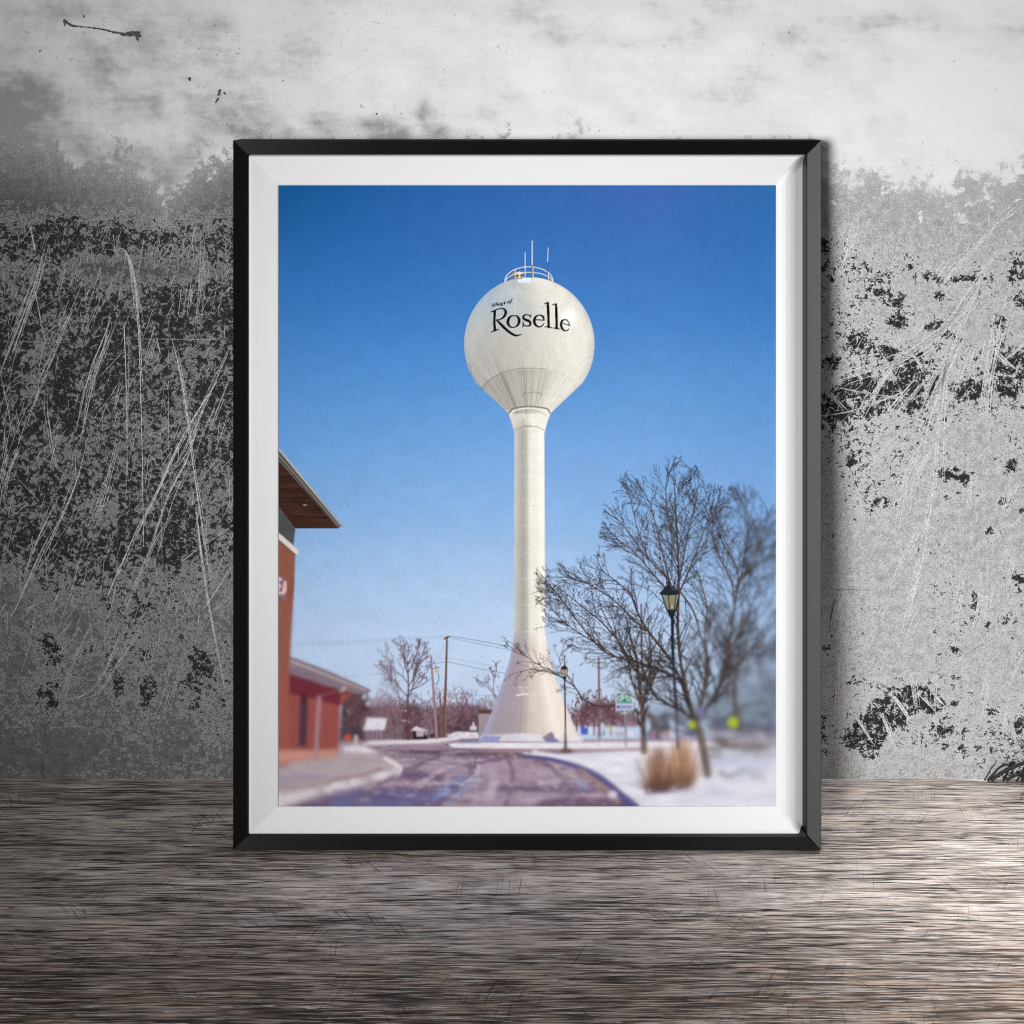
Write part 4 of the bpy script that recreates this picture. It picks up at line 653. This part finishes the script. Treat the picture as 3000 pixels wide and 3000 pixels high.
for pts, n, sp, w in (([(700,0),(650,300),(600,560),(540,800),(520,920)],6,6,1.4),([(610,250),(520,450),(440,620)],4,6,1),([(330,120),(500,400),(560,480)],1,1,1),([(560,0),(490,360)],5,14,.7),([(930,200),(860,520),(790,860)],4,5,1.1),([(970,500),(960,700),(930,880)],6,9,1.4),([(1020,600),(980,800)],4,8,1),([(1140,470),(1090,620)],4,5,1.2),([(900,0),(890,200)],3,4,1),([(1150,30),(1080,200)],4,7,1.1),([(1110,370),(1060,520)],3,5,.8),([(800,1050),(930,960),(1020,925)],3,3,1.5),([(1050,880),(1110,990),(1100,1060),(1060,1110)],2,3,1.2),([(1060,1120),(1150,1160)],2,2,1),([(200,620),(80,860)],2,3,.7),([(600,700),(510,880)],5,8,.7),
   ([(450,1220),(580,1400)],2,4,1.6),([(630,1150),(760,1310)],3,7,1.6),([(600,1220),(710,1330)],2,3,1.5),([(200,1290),(370,1540)],5,8,1.3),([(400,1330),(480,1530)],3,9,1),([(570,1100),(600,1330)],2,8,.8),([(1000,1100),(940,1400)],4,6,.9),([(1120,1250),(1070,1500)],4,7,.8),([(140,550),(700,620)],1,1,.4),([(250,590),(640,600)],1,1,.35),([(130,1000),(120,1500)],3,8,.7),([(850,1100),(930,1200)],2,3,.6),([(700,1130),(690,1400)],3,8,.5),([(1180,1000),(1100,1200)],4,6,.6)): bundle(ZC(pts), n+3, sp/1.1, w*2.1)
for k in range(700):                                             # many short random ones
    lft = rw.random() < .55; x = rw.uniform(-20, 690) if lft else rw.uniform(2400, 3010); y = rw.uniform(660, 1900 if lft else 2150); a = math.radians(rw.gauss(108 if lft else 122, 14)); l = rw.uniform(15, 110)
    ribbon([(x, y), (x+math.cos(a)*l, y+math.sin(a)*l)], rw.uniform(.3, .7), .3, 1, .1)
for k in range(90):                                              # pale trowel marks high on the plaster
    x = rw.uniform(100, 2950); y = rw.uniform(20, 400); l = rw.uniform(20, 130); a = math.radians(rw.choice((0, -35, 140))+rw.gauss(0, 6)); ribbon([(x, y), (x+math.cos(a)*l, y+math.sin(a)*l)], .3, .25, 3, .25)
for pts, w0, w1 in (([(186,57),(205,72),(240,78)],4,3),([(240,78),(300,86),(340,96),(380,100)],1.6,3),([(352,102),(380,102),(400,100),(411,108)],5,7),([(370,95),(400,94),(410,96)],3,4),([(398,104),(405,118)],6,3),([(187,60),(190,75)],3,2),([(243,44),(246,52)],3,2),([(555,226),(556,236)],5,4),([(1102,333),(1104,335)],3.4,3),([(2312,94),(2314,96)],3.2,3),
   ([(126,2236),(122,2255),(127,2282)],3,3),([(137,2200),(138,2206)],5,4),([(645,262),(640,280)],4,3),([(632,300),(640,288)],3,3),([(655,270),(662,276)],2.4,2),([(118,148),(116,151)],2,2),([(640,995),(720,995)],.9,.9),([(2410,1727),(2560,1729)],.35,.2),([(0,582),(240,590)],.35,.25),([(2445,1755),(2428,1838)],1.6,1),([(2412,1895),(2420,1905)],4,3)):
    for q in range(3): ribbon([(x+rw.gauss(0, .8), y+rw.gauss(0, .8)) for x, y in pts], w0*.8, w1*.8, 2, .1, .00035+.00006*q, .8)
for k in range(150):                                             # pin holes and specks
    x = rw.choice((rw.uniform(560, 700), rw.uniform(20, 2980))); y = rw.uniform(30, 520); r_ = rw.uniform(.6, 1.7); ribbon([(x, y), (x+r_*2, y+rw.gauss(0, 1)), (x+r_*3, y+1)], r_, r_, 3 if rw.random() < .6 else 4, 0)
m = grid_mesh('wall', np.concatenate([co]), quads)
# materials of the wall
t_ = NT('wall_concrete'); tc = t_.add('ShaderNodeNewGeometry').outputs['Position']
a_coat = t_.attr('coat').outputs['Fac']; a_dens = t_.attr('dens').outputs['Fac']; a_tone = t_.attr('tone').outputs['Fac']
fine = t_.noise(tc, 700, 3, .6); mid = t_.noise(tc, 130, 4, .65); cloud = t_.noise(t_.mapped(tc, (1, 1, 1.6)), 24, 5, .62)
worm = t_.noise(tc, 215, 3, .70, 1.0); worm2 = t_.noise(t_.mapped(tc, loc=(3, 1, 7)), 140, 3, .6, .4)
pl = t_.math('ADD', t_.math('MULTIPLY', cloud, .30), t_.math('MULTIPLY', a_tone, .42)); pl = t_.math('ADD', pl, t_.math('MULTIPLY', mid, .24)); pl = t_.math('ADD', pl, t_.math('MULTIPLY', fine, .14)); pl = t_.math('ADD', pl, t_.math('MULTIPLY', t_.math('SUBTRACT', t_.noise(t_.mapped(tc, (16, 1, 110), rot=(0, .55, 0)), 1, 3, .6), .5), .16)); pl = t_.math('ADD', pl, t_.math('MULTIPLY', t_.math('SUBTRACT', t_.noise(t_.mapped(tc, (14, 1, 160), loc=(4, 0, 2)), 1, 3, .6), .5), .10))
plaster = t_.ramp(pl, [(.28, .34), (.42, .62), (.52, .78), (.70, .88)])
pt = t_.math('ADD', t_.math('MULTIPLY', fine, .55), t_.math('MULTIPLY', mid, .45))
paint = t_.ramp(pt, [(.36, .24), (.46, .38), (.54, .48), (.64, .68)])
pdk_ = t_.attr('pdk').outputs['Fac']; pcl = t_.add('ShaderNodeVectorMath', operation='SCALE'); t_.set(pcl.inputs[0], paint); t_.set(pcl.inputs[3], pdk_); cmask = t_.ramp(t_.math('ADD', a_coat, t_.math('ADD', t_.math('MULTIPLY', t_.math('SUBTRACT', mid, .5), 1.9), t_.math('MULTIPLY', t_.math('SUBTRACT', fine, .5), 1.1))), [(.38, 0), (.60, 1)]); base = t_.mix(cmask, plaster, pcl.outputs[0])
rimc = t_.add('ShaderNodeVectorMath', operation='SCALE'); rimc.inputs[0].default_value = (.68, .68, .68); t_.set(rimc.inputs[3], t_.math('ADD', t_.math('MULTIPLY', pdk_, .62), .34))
w_ = t_.math('ADD', t_.math('MULTIPLY', t_.math('SUBTRACT', worm, .5), 1.5), t_.math('MULTIPLY', t_.math('SUBTRACT', worm2, .5), .9)); w_ = t_.math('ADD', t_.math('ADD', w_, t_.math('MULTIPLY', t_.math('SUBTRACT', fine, .5), 1.0)), t_.math('SUBTRACT', t_.math('MULTIPLY', a_dens, .72), t_.math('MULTIPLY', t_.math('LESS_THAN', a_dens, .02), .11)))
dark_m = t_.ramp(w_, [(.43, 0), (.54, 1)]); rim_m = t_.ramp(w_, [(.17, 0), (.33, 1), (.46, 1), (.57, 0)])
dk = t_.ramp(fine, [(.36, .012), (.58, .035), (.74, .15)])
c1 = t_.mix(t_.math('MULTIPLY', rim_m, .75), base, rimc.outputs[0]); c2 = t_.mix(dark_m, c1, dk)
hgt = t_.math('ADD', t_.math('MULTIPLY', dark_m, -1.0), t_.math('MULTIPLY', fine, .25))
MW = t_.out(c2, .8, .1, hgt, .25, .0004)
def flat(name, c, rough=.8, nz=None, spec=.2):
    q = NT(name)
    if nz: g = q.add('ShaderNodeNewGeometry').outputs['Position']; f = q.noise(g, nz, 3); return q.out(q.ramp(f, [(.3, tuple(x*.6 for x in c)), (.7, tuple(min(x*1.3, 1) for x in c))]), rough, spec)
    return q.out(c, rough, spec)
wm = [MW, flat('scratched_plaster', (.80, .80, .80), nz=500), flat('black_chip', (.11, .11, .11), nz=400), flat('plaster_mark', (.66, .66, .66), nz=300), flat('grey_speck', (.30, .30, .30))]
# one mesh: the sheet of the wall plus its scratches
nb = len(co); allco = np.concatenate([co, np.array(rib_v)]); allq = np.concatenate([quads, np.array(rib_f)+nb])
m = grid_mesh('wall', allco, allq)
for q in wm: m.materials.append(q)
mi = np.zeros(len(allq), np.int32); mi[len(quads):] = rib_m; m.polygons.foreach_set('material_index', mi)
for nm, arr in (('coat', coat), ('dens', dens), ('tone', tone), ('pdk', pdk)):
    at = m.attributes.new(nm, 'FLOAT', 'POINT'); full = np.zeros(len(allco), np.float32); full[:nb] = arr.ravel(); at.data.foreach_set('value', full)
wall = bpy.data.objects.new('wall', m); COL.objects.link(wall)
tag(wall, 'scuffed grey concrete wall with peeling paint and long scratches', 'wall', 'structure')
# floor
t_ = NT('weathered_wood'); g0 = t_.add('ShaderNodeNewGeometry').outputs['Position']
wv = t_.add('ShaderNodeVectorMath', operation='ADD'); t_.set(wv.inputs[0], g0)
nd = t_.add('ShaderNodeTexNoise', {'Scale': 7.0, 'Detail': 2.0}); t_.set(nd.inputs['Vector'], g0); vs = t_.add('ShaderNodeVectorMath', operation='MULTIPLY'); t_.set(vs.inputs[0], nd.outputs['Color']); vs.inputs[1].default_value = (0, .007, 0); t_.set(wv.inputs[1], vs.outputs[0]); g1 = wv.outputs[0]
gr1 = t_.noise(t_.mapped(g1, (19, 500, 1)), 1, 3, .6); gr2 = t_.noise(t_.mapped(g1, (9, 280, 1), loc=(5, 5, 0)), 1, 3, .6); gr3 = t_.noise(t_.mapped(g1, (36, 800, 1), loc=(0, 9, 0)), 1, 2, .5)
pat = t_.noise(t_.mapped(g1, (5, 26, 1), loc=(2, 1, 0)), 1, 4, .6); pat2 = t_.noise(t_.mapped(g1, (14, 60, 1), loc=(7, 1, 0)), 1, 3, .6)
cr = t_.noise(t_.mapped(t_.mapped(g0, rot=(0, 0, .62)), (420, 26, 1)), 1, 3, .6); crm = t_.noise(t_.mapped(g0, (9, 30, 1), loc=(4, 4, 0)), 1, 2, .5)
v = t_.math('ADD', t_.math('ADD', t_.math('MULTIPLY', gr1, .36), .17), t_.math('MULTIPLY', gr2, .14)); v = t_.math('ADD', v, t_.math('ADD', t_.math('MULTIPLY', gr3, .24), .05)); v = t_.math('ADD', v, t_.math('MULTIPLY', t_.math('SUBTRACT', pat, .5), .30)); v = t_.math('ADD', v, t_.math('ADD', t_.math('MULTIPLY', t_.math('SUBTRACT', pat2, .5), .15), .14))
v = t_.math('SUBTRACT', v, t_.math('MULTIPLY', t_.ramp(cr, [(.56, 0), (.68, 1)]), t_.math('MULTIPLY', t_.ramp(crm, [(.5, 0), (.7, 1)]), .08)))
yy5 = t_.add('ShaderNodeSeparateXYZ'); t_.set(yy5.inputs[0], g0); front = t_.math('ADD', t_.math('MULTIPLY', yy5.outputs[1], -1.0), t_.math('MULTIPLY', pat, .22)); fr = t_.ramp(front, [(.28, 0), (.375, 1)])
v = t_.math('SUBTRACT', v, t_.math('MULTIPLY', fr, .07))  # front painted darker as light falloff, with its own browner tint
wood = t_.ramp(v, [(.55, (.028, .021, .017)), (.62, (.115, .091, .078)), (.675, (.32, .270, .243)), (.735, (.60, .53, .495)), (.81, (.90, .83, .79))])
ln1 = t_.math('ABSOLUTE', t_.math('SUBTRACT', t_.noise(t_.mapped(g1, (5, 210, 1), loc=(1, 3, 0)), 1, 3, .55), .5)); ln2 = t_.math('ABSOLUTE', t_.math('SUBTRACT', t_.noise(t_.mapped(g1, (9, 380, 1), loc=(6, 2, 0)), 1, 2, .5), .5))
lm = t_.math('MAXIMUM', t_.ramp(ln1, [(.0, 1), (.022, 0)]), t_.math('MULTIPLY', t_.ramp(ln2, [(.0, 1), (.03, 0)]), .8)); lm = t_.math('MULTIPLY', lm, t_.ramp(t_.noise(t_.mapped(g0, (20, 60, 1), loc=(2, 8, 0)), 1, 3, .6), [(.38, .1), (.58, .9)]))
cr2 = t_.noise(t_.mapped(t_.mapped(g0, rot=(0, 0, -.75)), (480, 34, 1), loc=(3, 3, 0)), 1, 2, .5); lm = t_.math('MAXIMUM', lm, t_.math('MULTIPLY', t_.math('MULTIPLY', t_.ramp(cr2, [(.58, 0), (.70, 1)]), t_.ramp(crm, [(.38, 0), (.56, 1)])), .25))
wood = t_.mix(lm, wood, (.035, .028, .025))
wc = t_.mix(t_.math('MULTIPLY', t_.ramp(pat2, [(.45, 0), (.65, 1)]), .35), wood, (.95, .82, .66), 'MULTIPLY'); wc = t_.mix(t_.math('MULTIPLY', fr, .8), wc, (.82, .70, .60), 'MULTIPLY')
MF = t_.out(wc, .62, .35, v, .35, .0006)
fv, ff, fm = [(-2.5, -4, 0), (2.5, -4, 0), (2.5, .02, 0), (-2.5, .02, 0)], [(0, 1, 2, 3)], [0]
rf_ = random.Random(21)
def sliver(x, y, ang, l, w, mat, z):
    n = max(3, int(l/.007)); ca, sa = math.cos(ang), math.sin(ang); ph = rf_.uniform(0, 6.28); am = rf_.uniform(0, .0006); prev = None
    for k in range(n+1):
        t = k/n; o = am*math.sin(ph+t*l*90)+rf_.gauss(0, .00008); ww = w*(.25+.75*math.sin(math.pi*t))*rf_.uniform(.6, 1.2); px_, py_ = x+ca*l*t-sa*o, y+sa*l*t+ca*o
        if py_ > -.001: return
        cur = len(fv); fv.extend([(px_+sa*ww, py_-ca*ww, z), (px_-sa*ww, py_+ca*ww, z)])
        if prev is not None: ff.append((prev, cur, cur+1, prev+1)); fm.append(mat)
        prev = cur
cl = wave(np.linspace(0, 3000, 200)[None, :].repeat(90, 0), np.linspace(0, 3000, 90)[:, None].repeat(200, 1), 260, 77, 3)
for k in range(11500):                                            # open grain: hair-thin cracks and pale ridges along the boards
    x = rf_.uniform(-.68, .62); y = -rf_.uniform(.001, .40); c_ = cl[min(int(-y/.40*89), 89), min(int((x+.68)/1.3*199), 199)]
    pale = rf_.random() < (.24 if c_ < .5 else .50)
    if not pale and rf_.random() > 1.35-c_: continue
    sliver(x, y, rf_.gauss(0, .018), rf_.uniform(.008, .055)*(1 if rf_.random() < .8 else 2), rf_.uniform(.00016, .00042), 2 if pale else 1, .00006+.00001*(k % 9))
for k in range(150):                                              # crossing tool marks in small groups
    x = rf_.uniform(-.5, .52); y = -rf_.uniform(.02, .36); a_ = math.radians(rf_.choice((-58, -50, 62, 84, -40))+rf_.gauss(0, 5))
    for q in range(rf_.randint(2, 8)): sliver(x+q*rf_.uniform(.003, .006), y+rf_.gauss(0, .003), a_+rf_.gauss(0, .05), rf_.uniform(.008, .03), rf_.uniform(.00006, .00017), 1, .0002)
floor = mesh_obj('floor', fv, ff, [MF, flat('grain_crack', (.055, .044, .038), nz=60), flat('pale_ridge', (.62, .56, .52), nz=90)], midx=fm); tag(floor, 'dark weathered wooden floor with fine horizontal grain', 'floor', 'structure')
# ================================================================= the framed picture
black = NT('black_lacquer'); MB_ = black.out((.0048, .0048, .005), .42, .32)
black.b.inputs['Anisotropic'].default_value = 1.0; cx_ = black.add('ShaderNodeCombineXYZ', {0: 0.0, 1: math.sin(TH), 2: math.cos(TH)}); black.t.links.new(cx_.outputs[0], black.b.inputs['Tangent'])
mat_w = NT('mat_card'); gg = mat_w.add('ShaderNodeNewGeometry').outputs['Position']; MM = mat_w.out((.845, .845, .845), .85, .15, mat_w.noise(gg, 2500, 2), .05, .0002)
ink = NT('printed_paper'); gg = ink.add('ShaderNodeNewGeometry').outputs['Position']
INKM = ink.out(ink.attr('ink').outputs['Color'], .8, .08, ink.noise(gg, 1800, 3), .06, .0002)
root = empty('framed_picture', FOOT, (math.pi/2-TH, 0, 0))      # local x right, y up along the frame, z towards the viewer
tag(root, 'tall black frame with white mat and a water tower photograph, leaning on the wall', 'framed picture')
def loc(X, Y, d):
    k = (DIST+d)/FPX; return ((X-1500)*k, (PYC-Y)*k+(2491-PYC)/FPX*DIST, -d)
RECT0 = (683, 411, 2406, 2491); RECT1 = (724, 453, 2363, 2450); RECT2 = (816, 543, 2273, 2362)
def corners(r): return [(r[0], r[1]), (r[2], r[1]), (r[2], r[3]), (r[0], r[3])]
def lerp_rect(a, b, t): return tuple(a[k]+(b[k]-a[k])*t for k in range(4))
side_names = ['top', 'right', 'bottom', 'left']
# rails: rings from outside to inside (t between RECT0 and RECT1, depth)
ring = [(0, T), (0, .0005), (.035, 0), (.95, -1), (1.0, -2), (1.0, .0250), (.55, .0250), (.55, T)]
for s in range(4):
    vs_, fs_ = [], []
    ri = (.0034, .0043, .0012, .0028)[s]
    for t, d in ring:
        d = ri*.95 if d == -1 else ri+.0003 if d == -2 else d
        c = corners(lerp_rect(RECT0, RECT1, t))
        if d > .02: k_ = DIST/(DIST+d); c = [((x-1500)*k_+1500, (y-PYC)*k_+PYC) for x, y in c]   # rear edges square to the front
        a, b = c[s], c[(s+1) % 4]; vs_ += [loc(*a, d), loc(*b, d)]
    n = len(ring)
    for k in range(n): j = (k+1) % n; fs_.append((2*k, 2*k+1, 2*j+1, 2*j))
    fs_ += [tuple(range(0, 2*n, 2))[::-1], tuple(range(1, 2*n, 2))]
    mesh_obj('frame_rail', vs_, fs_, [MB_], root)
# mat: each side has its own moulded section, blended at the mitres
PD = .0122                                                        # depth of the print
def prof_for(s):
    if s == 1: return [(0, .0118), (.01, .0109), (.10, .0094), (.22, .0084), (.34, .0083), (.48, .0096), (.62, .0119), (.74, .0149), (.84, .0172), (.93, .0196), (1.0, .0208)]
    return [(0, .0118), (.02, .0112), (.04, .0109), (.3, .0093), (.6, .0073), (.78, .0060), (.88, .0054), (.93, .0055), (.96, .0062), (1.0, .0085)]
_pt = np.linspace(0, 1, 401); _k = np.hanning(41); _k /= _k.sum()
def _sm(s): p = prof_for(s); v = np.interp(_pt, [q[0] for q in p], [q[1] for q in p]); e = np.concatenate([2*v[0]-v[20:0:-1], v, 2*v[-1]-v[-2:-22:-1]]); w = np.convolve(e, _k, 'valid'); w[:16] = v[:16]; return w
_PR = [_sm(s) for s in range(4)]
def dprof(s, t): return float(np.interp(t, _pt, _PR[s]))
ts = sorted(set([0, .01, .02, .04]+[q/90 for q in range(5, 91)])); vs_, fs_ = [], []
rr = lerp_rect(RECT2, RECT1, 1.0)
for s in range(4):
    ss = [0, .002, .004, .007, .01, .015, .02, .03, .04, .055, .075, .1, .3, .5, .7, .9, .925, .945, .96, .97, .98, .985, .99, .993, .996, .998, 1]; base_i = len(vs_)
    for t in ts:
        c = corners(lerp_rect(RECT2, RECT1, t)); a, b = c[s], c[(s+1) % 4]
        for u in ss:
            wl = .5*max(0, 1-u/.012)**2; wr = .5*max(0, 1-(1-u)/.012)**2
            d = dprof(s, t)*(1-wl-wr)+dprof((s-1) % 4, t)*wl+dprof((s+1) % 4, t)*wr
            vs_.append(loc(a[0]+(b[0]-a[0])*u, a[1]+(b[1]-a[1])*u, d))
    nu = len(ss)
    for i in range(len(ts)-1):
        for j in range(nu-1): q = base_i+i*nu+j; fs_.append((q, q+nu, q+nu+1, q+1))
mat_o = mesh_obj('mat_board', vs_, fs_, [MM], root)
mesh_obj('backing_board', [loc(x, y, d) for d in (.0262, .0300) for x, y in corners((706, 434, 2384, 2470))], [(0, 1, 2, 3), (7, 6, 5, 4), (0, 4, 5, 1), (1, 5, 6, 2), (2, 6, 7, 3), (3, 7, 4, 0)], [flat('brown_board', (.25, .18, .12))], root)
# print: a flat sheet, split where the pictured things are
ST = 2; gh, gw = PH//ST, PW//ST
rgb2 = PRINT_RGB[:gh*ST, :gw*ST]; lin_ = srgb(rgb2).reshape(gh, ST, gw, ST, 3).mean((1, 3)); idg = PRINT_ID[:gh*ST:ST, :gw*ST:ST]
_f = np.pad(lin_, ((1, 1), (1, 1), (0, 0)), 'edge'); _b = (_f[:-2, 1:-1]+_f[2:, 1:-1]+_f[1:-1, :-2]+_f[1:-1, 2:]+4*lin_)/8; lin_ = np.clip(lin_+(lin_-_b)*1.1, 0, 1)   # crisp ink edges
lin_ = np.pad(lin_, ((0, 1), (0, 1), (0, 0)), 'edge')
INKGAIN = 1.05
xx = np.linspace(PX0-2, PX1+2, gw+1); yy_ = np.linspace(PY0-2, PY1+2, gh+1); XX, YY2 = np.meshgrid(xx, yy_); k_ = (DIST+PD)/FPX
pco = np.stack([(XX-1500)*k_, (PYC-YY2)*k_+(2491-PYC)/FPX*DIST, np.full_like(XX, -PD)], -1).reshape(-1, 3); pcol = np.concatenate([np.clip(lin_*INKGAIN, 0, .95), np.ones((gh+1, gw+1, 1))], -1).reshape(-1, 4)
ix = np.arange((gh+1)*(gw+1)).reshape(gh+1, gw+1); pq = np.stack([ix[1:, :-1], ix[1:, 1:], ix[:-1, 1:], ix[:-1, :-1]], -1).reshape(-1, 4); pid = idg.reshape(-1)
def piece(name, sel, parent):
    f = pq[sel]; uq, inv = np.unique(f, return_inverse=True); m_ = grid_mesh(name, pco[uq], inv.reshape(f.shape)); m_.materials.append(INKM)
    at = m_.attributes.new('ink', 'FLOAT_COLOR', 'POINT'); at.data.foreach_set('color', pcol[uq].astype(np.float32).ravel())
    o = bpy.data.objects.new(name, m_); COL.objects.link(o); o.parent = parent; return o
sheet = piece('print', pid == 0, root)
PLAB = {'printed_water_tower': 'cream water tower with a round tank, printed on the sheet', 'printed_lettering': 'black lettering reading Village of Roselle', 'printed_railing_and_aerials': 'white railing ring and aerials above the tank'}
for k in range(1, len(NAMES)):
    sel = pid == k
    if sel.sum() < 12: continue
    o = piece(NAMES[k], sel, sheet)
    if NAMES[k] in PLAB: o['label'] = PLAB[NAMES[k]]
# ================================================================= black wires at the foot of the wall
MWI = flat('black_rubber', (.012, .012, .013), .5, spec=.4)
ZW = lambda pts: [(2800+x/9.66, 2160+y/9.66) for x, y in pts]
wroot = empty('wire_tangle', on_floor(2960, 2290)); tag(wroot, 'tangle of thin black wires lying against the foot of the wall', 'wires')
bpy.context.view_layer.update()
for pts, r0, r1, off in (([(1000,1230),(1100,1150),(1270,1030),(1500,900),(1700,820),(1950,735),(2300,700),(2600,860)], .0014, .0015, .005), ([(900,1240),(960,1160),(1080,1030),(1200,890),(1350,800),(1460,785),(1530,840),(1600,940),(1612,1060)], .0011, .0005, .0035),
     ([(800,1240),(850,1160),(1000,890),(1100,770),(1165,660)], .0006, .0003, .002), ([(1330,1240),(1370,1180),(1440,1030),(1490,920)], .0010, .0009, .0035), ([(1440,1230),(1530,1165),(1660,1095),(1860,1030),(1960,940),(2200,900)], .0012, .0011, .007), ([(1880,1240),(1900,1100),(1900,980),(1960,850),(2100,800)], .0013, .0010, .009), ([(1720,1240),(1800,1130),(1900,1060)], .0009, .0008, .005)):
    C3 = [on_wall(x, min(y, 2290), off) for x, y in catmull(ZW(pts), 6)]; vs_, fs_ = [], []; N = 8
    C3 = [Vector((p.x, p.y, max(p.z, .0006))) for p in C3]
    for k, p in enumerate(C3):
        d = (C3[min(k+1, len(C3)-1)]-C3[max(k-1, 0)])
        if d.length < 1e-7: d = Vector((0, 0, 1))
        d.normalize(); a = d.cross(Vector((0, 1, 0))).normalized(); b = d.cross(a); r_ = r0+(r1-r0)*k/(len(C3)-1)
        for q in range(N): vs_.append(tuple(p+(a*math.cos(q*2*math.pi/N)+b*math.sin(q*2*math.pi/N))*r_-wroot.location))
    for k in range(len(C3)-1):
        for q in range(N): fs_.append((k*N+q, k*N+(q+1) % N, (k+1)*N+(q+1) % N, (k+1)*N+q))
    fs_ += [tuple(range(N))[::-1], tuple(range((len(C3)-1)*N, len(C3)*N))]
    mesh_obj('wire', vs_, fs_, [MWI], wroot, smooth=True)
